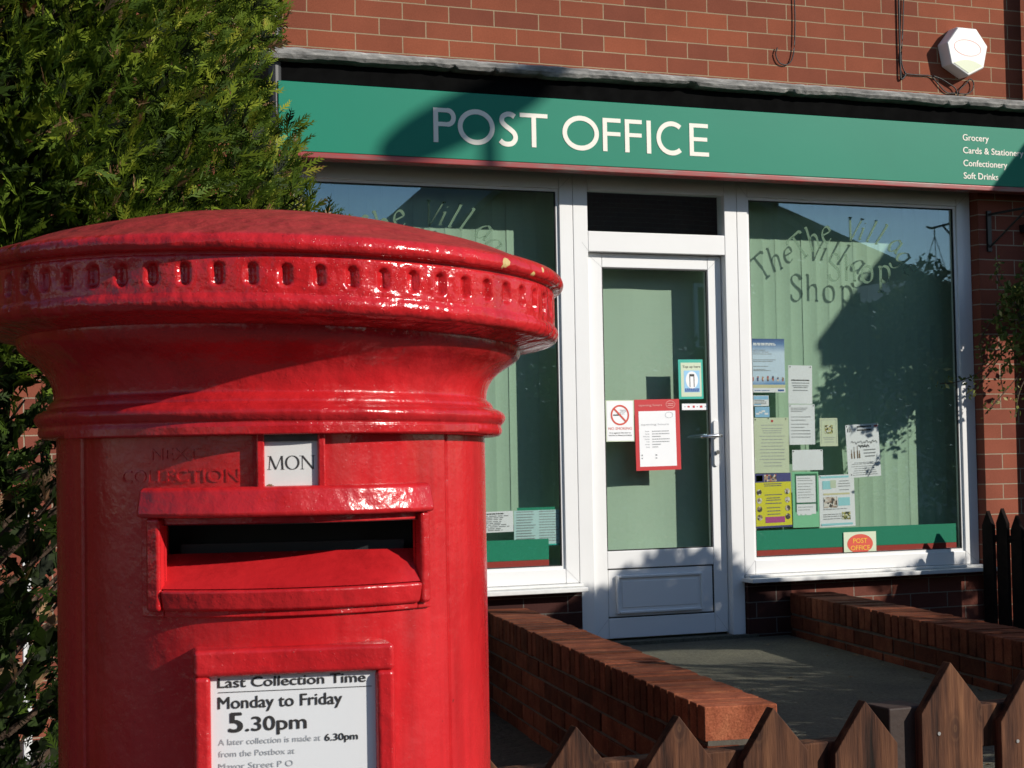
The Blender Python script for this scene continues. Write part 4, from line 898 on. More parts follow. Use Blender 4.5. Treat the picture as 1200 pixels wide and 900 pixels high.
m = MB(); m.box(1.775, 2.9, 2.512, 2.552, .33, .40); m.build('rail', 'wood', FN, bevel=.003)
m = MB(); m.box(1.70, 1.775, 2.512, 2.587, 0, 1.014); m.build('post', 'wood_dark', FN, bevel=.004)
m = MB(); m.box(2.88, 2.955, 2.512, 2.587, 0, 1.03); m.build('post', 'wood_dark', FN, bevel=.004)
# dark boundary fence seen at the right, next to the window
BF = empty('boundary_fence', (6.3, 6.8, .24), 'dark pointed board fence in the shade at the right end of the shop wall', 'fence')
k = 0; y = 7.9
while y > 5.6:
    m = MB(); x = 6.02 + (7.9-y)*.12; zt = 1.10+.02*math.sin(k*2.3) + (.0 if k else -.0)
    hw = .045
    vs = [(x-.01, y-hw, .1), (x-.01, y+hw, .1), (x-.01, y+hw, zt-.08), (x-.01, y, zt), (x-.01, y-hw, zt-.08)]
    m.add(vs + [(a+.02, b_, c) for a, b_, c in vs], [(0, 1, 2, 3, 4), (9, 8, 7, 6, 5)] + [(i, i+5, (i+1) % 5+5, (i+1) % 5) for i in range(5)])
    m.build('board', 'board_dark', BF); y -= .105; k += 1
m = MB(); m.tube([(6.035, 7.9, .95), (6.26, 5.6, .95)], .022, 6); m.tube([(6.035, 7.9, .45), (6.26, 5.6, .45)], .022, 6); m.build('rail', 'board_dark', BF)

# ---------------------------------------------------------------- pillar box
CB = Vector((.5018, 1.9364, 1.45)); EB = Vector((-CB.x, -CB.y, 0)).normalized(); RB = Vector((-EB.y, EB.x, 0))
def cyl(phi, r, z):       # phi in degrees from the side facing the road, z from camera height datum
    return CB + (EB*math.cos(R(phi)) + RB*math.sin(R(phi)))*r + Vector((0, 0, z))
BOX = empty('pillar_box', (CB.x, CB.y, 0), 'glossy red pillar box with a domed cap, posting slot and white collection notice', 'post box')
chip1 = cyl(46, .329, .196); chip2 = cyl(56, .329, .186)
M['red'] = red_paint('red_gloss_paint', 1.0, chips=[(tuple(cyl(-52, .24, .005)), .004, (.06, .02, .02)), (tuple(cyl(-52, .24, -.045)), .003, (.06, .02, .02))], big=.30)
M['red_body'] = red_paint('red_gloss_paint_body', .55, big=.12)
M['red_cap'] = red_paint('red_gloss_paint_cap', 1.5, True, [(tuple(chip1), .0065, (.72, .55, .22)), (tuple(chip2), .0045, (.70, .52, .2)), (tuple(cyl(60, .328, .196)), .003, (.62, .45, .2)), (tuple(cyl(-12, .318, .150)), .003, (.08, .03, .02))])
def warp(phi, r, z, k=1.0):
    s, c = math.sin(R(phi)), math.cos(R(phi)); return z - k*(r/.323)*(.009*s + .008*(1-c))
def lathe(prof, nphi, name, mat, parent, wk=1.0, disp=None, smooth=True, skip=None, wfn=None):
    m = MB(); P = []
    for (r, z) in prof:
        for i in range(nphi):
            ph = 360*i/nphi - 180; rr2 = r + (disp(ph, z, r) if disp else 0)
            P.append(cyl(ph, rr2, warp(ph, r, z, wk if wfn is None else wfn(z))))
    fs = []
    for j in range(len(prof)-1):
        for i in range(nphi):
            a, b_ = j*nphi+i, j*nphi+(i+1) % nphi
            fs.append((a, b_, b_+nphi, a+nphi))
    m.add(P, fs); o = m.build(name, mat, parent, smooth=smooth); return o
def densify(prof, step):
    out = [prof[0]]
    for a, b_ in zip(prof, prof[1:]):
        n = max(1, int(math.hypot(b_[0]-a[0], b_[1]-a[1])/step)); out += [(a[0]+(b_[0]-a[0])*k/n, a[1]+(b_[1]-a[1])*k/n) for k in range(1, n+1)]
    return out
def rsm(prof, n=4): return catmull(prof, n)
ND = 62
def dent(ph, z, r):
    if not (.1595 < z < .1915): return 0
    u = ((ph+.6)/(360/ND)) % 1.0 - .5; x = abs(u)*360/ND*R(1)*.3185      # metres from the recess centre
    h0, h1 = .1645, .1872; hw = .0056
    dz = max(h0+hw-z, z-(h1-hw), 0); d = math.hypot(x, dz) - hw
    t = min(max((-d+.0012)/.0042, 0), 1); return -.0068*t*t*(3-2*t)
band = [(.3187, .157+.0013*k) for k in range(28)]
prof = [(.265, .129), (.282, .1315), (.300, .1365), (.312, .1385), (.3195, .142), (.3225, .148), (.3215, .154)] 
prof = rsm(prof, 3) + band + rsm([(.3185, .1930), (.3178, .1950), (.3195, .1972), (.3255, .1985), (.3285, .2020), (.3290, .2060), (.3270, .2110), (.3210, .2155), (.3090, .2195), (.2900, .2255), (.2600, .2365), (.2152, .2475), (.157, .2600), (.10, .2675), (.05, .2710), (.004, .2722)], 4)
lathe(prof, 62*12, 'cap', 'red_cap', BOX, 1.0, dent)
# neck and moulding under the cap
neck = rsm([(.2360, .0250), (.2500, .0252), (.2555, .0275), (.2572, .0320), (.2560, .0370), (.2585, .0400), (.2612, .0455), (.2590, .0510), (.2530, .0545), (.2480, .0565), (.2465, .0600), (.2440, .0635), (.2405, .0665), (.2400, .0710), (.2415, .0800), (.2465, .0920), (.2570, .1040), (.2700, .1140), (.2775, .1215), (.2795, .1290), (.2790, .137)], 4)
lathe(neck, 360, 'neck', 'red', BOX, None, None, wfn=lambda z: .35 + .65*min(max((z-.06)/.07, 0), 1))
# body with slot opening
SL, SR_, SB, ST = -26.8, 36.2, -.1275, -.0640
phis = sorted(set([SL, SR_, 48.0, 48.5, 49.0, 49.5, -55.0, -55.5, -56, -54.5] + [float(a) for a in np.arange(-180, 180, 2.5)]))
phis = [p for i, p in enumerate(phis) if i == 0 or p-phis[i-1] > .05]
zs = sorted(set([-1.25, -1.0, -.8, -.6, -.5, -.4, -.35, -.3, -.25, -.2, -.16, SB, -.1, -.08, ST, -.05, -.03, -.01, .01, .0262]))
m = MB(); idx = {}; V_ = []; NP = len(phis)
for j, z in enumerate(zs):
    for i, p in enumerate(phis):
        r = .2375
        if 48.2 < p < 49.3 or -55.8 < p < -54.7: r -= .0035
        if -55 < p < 48.4: r += .0018
        V_.append(cyl(p, r, z))
F_ = []
for j in range(len(zs)-1):
    for i in range(NP):
        a, b_ = i, (i+1) % NP
        if phis[a] >= SL-.01 and phis[b_] <= SR_+.01 and b_ > a and zs[j] >= SB-1e-4 and zs[j+1] <= ST+1e-4: continue
        F_.append((j*NP+a, j*NP+b_, (j+1)*NP+b_, (j+1)*NP+a))
m.add(V_, F_); body = m.build('body', 'red_body', BOX, smooth=False)
me = body.data; me.polygons.foreach_set('use_smooth', [True]*len(me.polygons))
# black plinth
m = MB(); pts = [(.2375, -1.25), (.262, -1.262), (.266, -1.27), (.268, -1.46), (.2, -1.46)]
V_ = []; 
for r, z in pts: V_ += [cyl(360*i/72, r, z) for i in range(72)]
m.add(V_, [(j*72+i, j*72+(i+1) % 72, (j+1)*72+(i+1) % 72, (j+1)*72+i) for j in range(4) for i in range(72)]); m.build('plinth', 'black_metal', BOX, smooth=False)
def cbox(m, p0, p1, z0, z1, r0, r1, n=None, taper=0, rb=None):
    """curved block on the cylinder; rb = front radius at the bottom edge"""
    n = n or max(1, int(abs(p1-p0)/2)); V_ = []; rb = r1 if rb is None else rb
    for i in range(n+1):
        p = p0+(p1-p0)*i/n
        V_ += [cyl(p, r0, z0), cyl(p, rb, z0), cyl(p, r1, z1), cyl(p, r0, z1)]
    F_ = [(4*i+k, 4*i+(k+1) % 4, 4*i+4+(k+1) % 4, 4*i+4+k) for i in range(n) for k in range(4)]
    m.add(V_, F_ + [(3, 2, 1, 0), (4*n, 4*n+1, 4*n+2, 4*n+3)])
# front moulding step above the door (ends at the door edges)
m = MB(); cbox(m, -56.5, 57.5, .0243, .0345, .238, .2575, 60); m.build('door_head_moulding', 'red', BOX, bevel=.002, smooth=True)
# slot surround
m = MB(); cbox(m, -33.0, 40.6, -.1555, -.0530, .236, .2435, 44); 
# (outer flange with the opening cut out: four pieces)
m = MB()
cbox(m, -33.0, SL, -.1550, -.0530, .2365, .2440); cbox(m, SR_, 40.6, -.1550, -.0530, .2365, .2440)
cbox(m, SL, SR_, -.1550, SB, .2365, .2440); cbox(m, SL, SR_, ST, -.0530, .2365, .2440)
m.build('slot_flange', 'red', BOX, bevel=.0015)
m = MB()
cbox(m, -30.5, SL, -.1490, -.0560, .2366, .2530); cbox(m, SR_, 39.0, -.1490, -.0560, .2366, .2520)
cbox(m, SL-.01, SR_+.01, -.1490, SB, .2366, .2540, rb=.249)
m.build('slot_surround', 'red', BOX, bevel=.004, seg=3)
m = MB(); cbox(m, -32.6, 39.8, -.0565, -.0265, .2366, .2515, 50, rb=.2580); m.build('slot_hood', 'red', BOX, bevel=.0055, seg=3)
# slot throat
def flt(lat, dist, z): return CB + EB*dist + RB*lat + Vector((0, 0, z))
n = 28; LA, LB_ = .2515*math.sin(R(SL))+.006, .2515*math.sin(R(SR_))-.004; DB = .180; ZC = -.0945
m = MB(); V_ = []
for i in range(n+1):
    p = SL+(SR_-SL)*i/n; V_ += [cyl(p, .2485, SB+.0008), flt(LA+(LB_-LA)*i/n, DB, ZC)]
m.add(V_, [(2*i, 2*i+2, 2*i+3, 2*i+1) for i in range(n)])
for (pa, lt) in ((SL, LA), (SR_, LB_)):
    m.add([cyl(pa, .2500, SB), flt(lt, DB, ZC), flt(lt, DB, -.058), cyl(pa, .2500, -.058)], [(0, 1, 2, 3)])
m.build('slot_throat', 'red_body', BOX, smooth=True)
m = MB(); V_ = []
for i in range(n+1):
    p = SL+(SR_-SL)*i/n; lt = LA+(LB_-LA)*i/n
    V_ += [cyl(p, .247, -.0640), flt(lt, .12, -.060), flt(lt, .12, -.12), flt(lt, DB, ZC-.0005)]
m.add(V_, [(4*i+k, 4*i+4+k, 4*i+5+k, 4*i+1+k) for i in range(n) for k in range(3)])
for lt in (LA, LB_): m.add([flt(lt, DB, ZC), flt(lt, .12, -.12), flt(lt, .12, -.058), flt(lt, DB, -.058)], [(0, 1, 2, 3)])
m.build('slot_interior', 'slot_dark', BOX)
m = MB(); V_ = [flt(l_, d_, z_) for l_ in (LA+.012, LB_-.012) for d_ in (.165, .168) for z_ in (-.105, -.0855)]
m.add(V_, [(0, 1, 3, 2), (4, 6, 7, 5), (0, 4, 5, 1), (2, 3, 7, 6), (0, 2, 6, 4), (1, 5, 7, 3)]); m.build('slot_inner_plate', 'slot_dark', BOX)
# day tablet
P4 = 4.0
nT = EB*math.cos(R(P4)) + RB*math.sin(R(P4)); uT = -EB*math.sin(R(P4)) + RB*math.cos(R(P4))
def tfr(dist): return Frame(CB + nT*dist, uT, (0, 0, 1), nT)
def fbox(m, fr, x0, x1, y0, y1, d0, d1):
    V_ = [fr.p(x, y, d) for x in (x0, x1) for y in (y0, y1) for d in (d0, d1)]
    m.add(V_, [(0, 1, 3, 2), (4, 6, 7, 5), (0, 4, 5, 1), (2, 3, 7, 6), (0, 2, 6, 4), (1, 5, 7, 3)])
T0 = tfr(.2405)
m = MB(); fbox(m, T0, -.0345, -.0265, -.0325, .0262, -.01, .0062); fbox(m, T0, .0260, .0335, -.0325, .0262, -.01, .0062); fbox(m, T0, -.0265, .0260, -.0345, -.0292, -.01, .0045)
m.build('tablet_frame', 'red', BOX, bevel=.002)
m = MB(); fbox(m, T0, -.0268, .0262, -.0295, .0245, -.008, .0008); tb = m.build('day_tablet', 'enamel', BOX)
m = MB(); fbox(m, T0, -.0266, .0260, .0175, .0240, .0006, .0030); m.build('tablet_top_shadow', 'tablet_dark', tb)  # dark strip standing in for the shadow along the tablet's top
m = MB(); rt_ = random.Random(2); pts_ = [T0.p(-.0215+rt_.uniform(.0015, .0032)*math.cos(t)*1.4, -.0262+rt_.uniform(.0010, .0024)*math.sin(t), .0010) for t in np.linspace(0, 2*math.pi, 15)[:-1]]; m.add(pts_, [tuple(range(14))]); m.build('rust_spot', 'ink_brown', tb)
m = MB()
def roman(ch, x0, wd, z0=-.0105, h=.0135):
    def ln(a, b_, t):
        vs, fs = stroke([a, b_], t); slab(m, lambda x, y, d: T0.p(x0+x*wd, z0+y*h, .0009+d), vs, fs, .0002)
    tk, tn = .15*h/wd, .06*h/wd
    if ch == 'M':
        ln((.10, 0), (.16, 1), .045); ln((.16, 1), (.50, .02), .12); ln((.50, .02), (.84, 1), .045); ln((.86, 1), (.90, 0), .12)
        for x in (.10, .90): ln((x-.12, .015), (x+.12, .015), .035)
        for x in (.10, .88): ln((x-.08, .985), (x+.06, .985), .035)
    if ch == 'O':
        pts = arc(.5, .5, .44, .49, 0, 360, 40)[:-1]; wds = [.045+.10*abs(math.cos(R(360*k/40))) for k in range(40)]
        vs, fs = stroke(pts, wds, True); slab(m, lambda x, y, d: T0.p(x0+x*wd, z0+y*h, .0009+d), vs, fs, .0002)
    if ch == 'N':
        ln((.14, 0), (.14, 1), .05); ln((.14, 1), (.86, 0), .12); ln((.86, 0), (.86, 1), .05)
        for x, z in ((.14, .015), (.86, .985), (.08, .985)): ln((x-.12, z), (x+.12, z), .035)
roman('M', -.0235, .0165); roman('O', -.0060, .0140); roman('N', .0088, .0150)
m.build('day_lettering', 'black_ink', tb)
# embossed words beside the tablet, bent round the drum
def emboss(s, p0, p1, z0, cap, name, r=.2388, t=.0014):
    vs, fs = text_geo(s, .0); xa = min(v[0] for v in vs); xb = max(v[0] for v in vs); mm = MB()
    slab(mm, lambda x, y, d: cyl(p0+(p1-p0)*(x-xa)/(xb-xa), r+d, z0+y*cap/CAPH), vs, fs, t)
    return mm.build(name, 'red', BOX, bevel=.0006)
emboss('NEXT', -30.5, -18.0, .0010, .0122, 'embossed_lettering'); emboss('COLLECTION', -39.5, -8.2, -.0215, .0135, 'embossed_lettering')
# collection notice plate
N0 = tfr(.2455)
m = MB(); zb, zt = -.44, -.2110
xl, xr = -.0815, .0795
pr = .011
fbox(m, N0, xl-.017, xl, zb, zt+.001, -.05, pr); fbox(m, N0, xr, xr+.019, zb, zt+.001, -.05, pr)
fbox(m, N0, xl-.017, xr+.019, zt, -.1840, -.05, pr); fbox(m, N0, xl-.017, xr+.019, zb-.02, zb, -.05, pr)
m.build('notice_frame', 'red', BOX, bevel=.0055, seg=3)
m = MB(); fbox(m, N0, xl-.001, xr+.001, zb, zt+.001, -.002, .0015); npl = m.build('collection_notice', 'notice', BOX)
m = MB(); TX = lambda s, x, y, cap, wd, bold: put_text(m, N0, s, x, y, cap, wd, .0021, bold)
TX('Last Collection Time', -.0745, -.2220, .0100, .1445, .035)
put_rect(m, N0, -.0745, .076, -.2268, -.2262, .0021)
TX('Monday to Friday', -.0745, -.2425, .0122, .121, .030)
TX('5', -.0640, -.2655, .0198, .0125, .055); TX('.30pm', -.0480, -.2650, .0145, .0590, .035)
TX('6.30pm', .0290, -.2782, .0072, .0325, .04)
m.build('bold_lettering', 'black_ink', npl)
m = MB()
TX('A later collection is made at', -.0745, -.2775, .0062, .0995, -.008); TX('from the Postbox at', -.0745, -.2890, .0062, .0740, -.008); TX('Mayor Street P O', -.0745, -.3010, .0062, .0720, -.004)
m.build('fine_lettering', 'light_ink', npl)

# ---------------------------------------------------------------- foliage
def fronds(name, C_, D_, N_, size, tone, mat, parent=None, leaves=9, lw=.06):
    """flat scale-leaf sprays: centres C_, directions D_, face normals N_"""
    n = len(C_); D_ = D_/np.linalg.norm(D_, axis=1, keepdims=True)
    S_ = np.cross(D_, N_); S_ /= (np.linalg.norm(S_, axis=1, keepdims=True)+1e-9)
    Nn = np.cross(S_, D_)
    V_ = []; T_ = []
    def quad(p0, dr, ln, wd):     # tapered blade: 4 verts
        sd = np.cross(dr, Nn); sd /= (np.linalg.norm(sd, axis=1, keepdims=True)+1e-9)
        mid = p0 + dr*ln[:, None]*.45 + Nn*(rng.normal(0, .03, n)*ln)[:, None]
        return np.stack([p0, mid + sd*wd[:, None]/2, p0+dr*ln[:, None], mid - sd*wd[:, None]/2], 1)
    V_.append(quad(C_, D_, size, size*lw*1.3)); T_.append(tone)
    for k in range(leaves):
        t = .12 + .72*k/leaves; sg = 1 if k % 2 else -1
        ang = np.radians(33 + rng.normal(0, 9, n)); dr = D_*np.cos(ang)[:, None] + sg*S_*np.sin(ang)[:, None] + Nn*rng.normal(0, .12, n)[:, None]
        dr /= np.linalg.norm(dr, axis=1, keepdims=True)
        ln = size*(.40 - .30*t)*rng.uniform(.7, 1.2, n)
        V_.append(quad(C_ + D_*(size*t)[:, None], dr, ln, size*lw*rng.uniform(.8, 1.2, n))); T_.append(np.clip(tone + .08*t, 0, 1))
    V = np.concatenate(V_, 0).reshape(-1, 3); T = np.repeat(np.concatenate(T_), 4); nq = len(V)//4
    return raw_quads(name, V, T, mat, parent)
def raw_quads(name, V, T, mat, parent=None):
    nq = len(V)//4; me = bpy.data.meshes.new(name)
    me.vertices.add(len(V)); me.vertices.foreach_set('co', V.astype(np.float32).ravel())
    me.loops.add(nq*4); me.loops.foreach_set('vertex_index', np.arange(nq*4, dtype=np.int32))
    me.polygons.add(nq); me.polygons.foreach_set('loop_start', np.arange(0, nq*4, 4, dtype=np.int32))
    me.update(calc_edges=True); me.materials.append(M[mat])
    a = me.color_attributes.new('tone', 'FLOAT_COLOR', 'POINT'); a.data.foreach_set('color', np.repeat(T[:, None], 4, 1).astype(np.float32).ravel())
    o = bpy.data.objects.new(name, me); COL.objects.link(o)
    if parent: o.parent = parent; o.matrix_parent_inverse = Matrix.Translation(parent.location).inverted() if parent.type == 'EMPTY' else Matrix()
    return o
def lobes(th, z):          # uneven outline of the conifer column
    return 1 + .07*np.sin(th*3+z*2.1) + .06*np.sin(th*7-z*4.3+1) + .05*np.sin(z*7.7+th*2) + .03*np.sin(z*17+th*11)
CT = empty('conifer_tree', (.12, 4.35, .24), 'tall dense green conifer with browning tips behind the red pillar box', 'tree')
def conifer(N, rmin, rmax, zlo, zhi, sz, tone_hi, keep=None, droop=.15):
    th = rng.uniform(0, 2*np.pi, N); z = rng.uniform(zlo, zhi, N)
    base = .94*np.clip((5.6-z)/2.4, .1, 1)**.6*np.where(z < 1.0, .9, 1)
    rr_ = base*lobes(th, z)*rng.uniform(rmin, rmax, N)
    P = np.stack([.12+rr_*np.cos(th), 4.35+rr_*np.sin(th), z], 1)
    # clump noise
    cl = np.sin(P[:, 0]*9+1)*np.sin(P[:, 2]*8+P[:, 1]*5)+np.sin(P[:, 0]*21+P[:, 2]*17)*.6
    k = (cl + rng.normal(0, .5, N)) > -.75
    if keep is not None: k &= keep(P)
    P, th, cl = P[k], th[k], cl[k]; n = len(P)
    out = np.stack([np.cos(th), np.sin(th), np.zeros(n)], 1)
    D_ = out*rng.uniform(.2, .85, n)[:, None] + np.stack([rng.normal(0, .45, n), rng.normal(0, .45, n), rng.uniform(-.1, 1.25, n)], 1)
    Nn = np.stack([-np.sin(th), np.cos(th), np.zeros(n)], 1)*rng.choice([-1, 1], n)[:, None] + rng.normal(0, .45, (n, 3))
    tone = np.clip(.35 + .16*cl + rng.normal(0, .26, n), 0, .88)*tone_hi
    lowm = P[:, 2] < 1.62 + .12*np.sin(P[:, 0]*9); tone[lowm] *= rng.uniform(.0, .35, lowm.sum()); br = rng.random(n) < np.where(lowm, .07, .03); tone[br] = rng.uniform(.93, 1, br.sum())  # low sprays darkened: old inner foliage, plus shade put into the colour
    return P, D_, Nn, rng.uniform(*sz, n), tone
low = lambda P: (P[:, 2] > 1.65) | (rng.random(len(P)) < .30)
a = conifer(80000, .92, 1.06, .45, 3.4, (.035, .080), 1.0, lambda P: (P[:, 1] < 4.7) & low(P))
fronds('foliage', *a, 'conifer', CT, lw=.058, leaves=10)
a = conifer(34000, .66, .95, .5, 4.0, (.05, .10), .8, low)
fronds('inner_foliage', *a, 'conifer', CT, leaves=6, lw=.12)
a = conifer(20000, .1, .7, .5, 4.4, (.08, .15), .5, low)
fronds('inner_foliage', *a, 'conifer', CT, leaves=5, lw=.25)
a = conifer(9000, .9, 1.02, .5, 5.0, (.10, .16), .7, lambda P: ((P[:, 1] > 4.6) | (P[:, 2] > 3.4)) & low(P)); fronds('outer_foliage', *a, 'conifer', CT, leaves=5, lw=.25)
m = MB(); m.tube([(.12, 4.35, .2), (.14, 4.36, 1.2), (.12, 4.35, 3), (.12, 4.35, 5.2)], [.10, .085, .06, .02], 10); m.build('trunk', 'bark', CT)
m = MB()
for k in range(170):
    z0 = random.uniform(.5, 4.5); th = random.uniform(0, 2*math.pi); r_ = random.uniform(.6, .92)
    m.tube([(.13, 4.35, z0), (.13+r_*.5*math.cos(th), 4.35+r_*.5*math.sin(th), z0+.12), (.13+r_*math.cos(th), 4.35+r_*math.sin(th), z0+.4)], [.014, .009, .003], 5)
m.build('branches', 'bark', CT)

def leaf_cloud(P, size, tone, name, mat, parent, asp=.55, upb=.3):
    n = len(P); A = rng.normal(0, 1, (n, 3)); A[:, 2] += upb; A /= np.linalg.norm(A, axis=1, keepdims=True)
    B = np.cross(A, rng.normal(0, 1, (n, 3))); B /= np.linalg.norm(B, axis=1, keepdims=True)
    s = size[:, None]
    V = np.stack([P-A*s*.5, P+B*s*asp*.5, P+A*s*.5, P-B*s*asp*.5], 1).reshape(-1, 3)
    return raw_quads(name, V, np.repeat(tone, 4), mat, parent)
def ell(N, c, r, hollow=.0):
    X = rng.normal(0, 1, (N, 3)); X /= np.linalg.norm(X, axis=1, keepdims=True); X *= (hollow+(1-hollow)*rng.random((N, 1)))**.4
    return X*np.array(r)+np.array(c)
def shrub(label, ells, n, size, trunk, name='garden_shrub', mat='leaf_dark', group=None):
    root = empty(name, (trunk[0], trunk[1], .24), label, 'shrub', group)
    P = np.concatenate([ell(int(n*f), c, r) for f, c, r in ells])
    leaf_cloud(P, rng.uniform(*size, len(P)), np.clip(rng.normal(.45, .25, len(P)), 0, 1), 'foliage', mat, root)
    m = MB()
    for (f, c, r) in ells:
        m.tube([(trunk[0], trunk[1], .1), ((trunk[0]+c[0])/2, (trunk[1]+c[1])/2, (.3+c[2])/2), tuple(c)], [.05, .035, .015], 7)
    m.build('stems', 'bark', root)
# garden planting to the right of the path, outside the frame; its shade falls across path and door
shrub('tall dark hedge added out of view on the left to block sky light', [(.4, (-1.7, 3.4, 1.6), (.7, .5, 1.6)), (.3, (-1.5, 2.9, 1.5), (.6, .4, 1.5)), (.3, (-2.4, 3.2, 1.7), (.8, .6, 1.7))], 12000, (.06, .10), (-1.7, 3.2), name='sky_block_hedge')  # added, unseen: keeps sky light off the left of the pillar box
shrub('clipped evergreen shrub just right of the path gate', [(.5, (4.75, 4.0, 1.00), (.85, .35, .85)), (.5, (5.5, 4.0, 1.45), (.9, .35, .75))], 9000, (.05, .09), (5.0, 4.0))
shrub('taller evergreen shrub beside the clipped one', [(.5, (6.7, 4.0, 1.40), (.95, .35, 1.02)), (.5, (7.6, 4.0, 1.45), (.9, .35, 1.0))], 11000, (.05, .09), (7.0, 4.0))
shrub('loose spiky shrub standing nearer the shop wall', [(.30, (6.62, 5.0, 2.44), (.38, .25, .22)), (.35, (7.0, 5.0, 2.45), (.38, .3, .42)), (.2, (7.5, 5.0, 2.25), (.45, .3, .30)), (.15, (7.0, 5.0, 1.5), (.25, .2, .8))], 8000, (.05, .10), (7.1, 5.0))
shrub('broad dark shrub right of the spiky one', [(.5, (8.6, 5.0, 1.6), (.95, .4, 1.15)), (.5, (9.9, 5.0, 1.6), (1.1, .4, 1.35))], 10000, (.06, .10), (8.8, 5.0))

# hanging basket and its bracket
HB = empty('hanging_basket', (6.22, 7.6, 2.1), 'hanging basket of straggling green and yellow plants at the right edge of the shopfront', 'hanging basket')
m = MB(); V_ = []; cbx, cby, cbz = 6.24, 7.58, 2.16
pts = [(.19*math.cos(R(a)), -.19*math.sin(R(a))) for a in range(0, 91, 15)]
for r_, z in pts: V_ += [(cbx+r_*math.cos(2*math.pi*i/24), cby+r_*math.sin(2*math.pi*i/24), cbz+z) for i in range(24)]
m.add(V_, [(j*24+i, j*24+(i+1) % 24, (j+1)*24+(i+1) % 24, (j+1)*24+i) for j in range(len(pts)-1) for i in range(24)] + [tuple(range(24))]); m.build('bowl', 'black_metal', HB)
m = MB()
for k in range(3): a = 2*math.pi*k/3; m.tube([(cbx+.19*math.cos(a), cby+.19*math.sin(a), cbz), (cbx, cby, 2.70)], .0025, 5)
m.build('chains', 'black_metal', HB)
P = np.concatenate([ell(1900, (6.30, 7.38, 2.28), (.30, .2, .27)), ell(500, (6.18, 7.30, 2.18), (.2, .14, .12)), ell(1100, (cbx, cby, cbz+.08), (.30, .28, .17)), ell(380, (cbx-.15, cby+.04, cbz-.02), (.17, .20, .18)), ell(260, (cbx-.06, cby, cbz+.27), (.14, .12, .16)), ell(120, (cbx-.26, cby+.05, cbz-.2), (.12, .18, .14)), ell(300, (cbx+.05, cby, cbz-.15), (.22, .22, .18))])
leaf_cloud(P, rng.uniform(.025, .055, len(P)), np.clip(rng.normal(.45, .25, len(P)), 0, 1), 'foliage', 'leaf_basket', HB)
m = MB(); TP = []
for (pa) in [[(6.15, 7.62, 2.10), (6.02, 7.7, 1.98), (5.92, 7.78, 1.86), (5.80, 7.84, 1.80), (5.70, 7.86, 1.79)], [(6.1, 7.6, 2.1), (5.98, 7.7, 1.93), (5.90, 7.76, 1.80), (5.82, 7.80, 1.73)], [(6.2, 7.6, 2.2), (6.0, 7.72, 2.16), (5.93, 7.8, 2.03), (5.96, 7.84, 1.93)], [(6.25, 7.6, 2.2), (6.08, 7.75, 2.28), (6.04, 7.8, 2.40), (6.08, 7.8, 2.45)], [(6.2, 7.6, 2.05), (6.06, 7.78, 1.88), (6.08, 7.82, 1.74)],
             [(6.2, 7.6, 2.0), (5.98, 7.66, 1.75), (5.85, 7.68, 1.62)], [(6.2, 7.55, 2.0), (6.0, 7.55, 1.78), (5.9, 7.5, 1.6)]]:
    c_ = catmull(pa, 6); m.tube(c_, .003, 5)
    for p in c_[4:]:
        for _ in range(3): TP.append(np.array(p)+rng.normal(0, .018, 3))
m.build('trailing_stems', 'bark', HB)
TP = np.array(TP); leaf_cloud(TP, rng.uniform(.018, .036, len(TP)), np.clip(rng.normal(.6, .25, len(TP)), 0, 1), 'trailing_leaves', 'leaf_basket', HB)
BK = empty('basket_bracket', (6.15, 7.99, 2.6), 'black iron bracket screwed to the brick pier above the hanging plants', 'bracket')
m = MB(); m.box(6.137, 6.163, 7.985, 7.9995, 2.53, 2.755); m.build('wall_plate', 'black_metal', BK)
m = MB(); m.tube([(6.15, 7.985, 2.735), (6.24, 7.55, 2.745), (6.245, 7.50, 2.76)], .007, 8); m.build('arm', 'black_metal', BK)
m = MB(); m.tube([(6.15, 7.985, 2.555), (6.20, 7.72, 2.735)], .006, 8); m.tube([(6.24, 7.58, 2.74), (6.24, 7.58, 2.70)], .004, 8); m.build('strut', 'black_metal', BK)

# ---------------------------------------------------------------- street lamp (unseen, shaped for its shadow on the sign)
SLP = empty('unseen_street_lamp', (8.50, 2.0, 0), 'unseen grey street lamp, its long tilted lantern shaped for the shadow on the sign', 'street lamp')
m = MB(); m.tube([(8.50, 2.0, 0), (8.50, 2.0, 1.2), (8.50, 2.0, 6.75)], [.07, .04, .035], 16); m.build('pole', 'black_metal', SLP)
m = MB(); V_ = []
ax = Vector((.86, 0, .44)).normalized(); up = Vector((-.44, 0, .86)).normalized(); c0 = Vector((8.40, 2.0, 6.72))
ns = 14
for i in range(ns+1):
    t = -1+2*i/ns; hh = .115*(1-abs(t)**3)**.6+.012; ww = .11*(1-abs(t)**3)**.6+.01
    V_ += [c0 + ax*(t*.52) + up*(hh*math.cos(2*math.pi*k/16)) + Vector((0, 1, 0))*(ww*math.sin(2*math.pi*k/16)) for k in range(16)]
m.add(V_, [(i*16+k, i*16+(k+1) % 16, (i+1)*16+(k+1) % 16, (i+1)*16+k) for i in range(ns) for k in range(16)]+[tuple(range(15, -1, -1)), tuple(ns*16+k for k in range(16))])
m.build('lantern', 'tablet_dark', SLP, smooth=True)

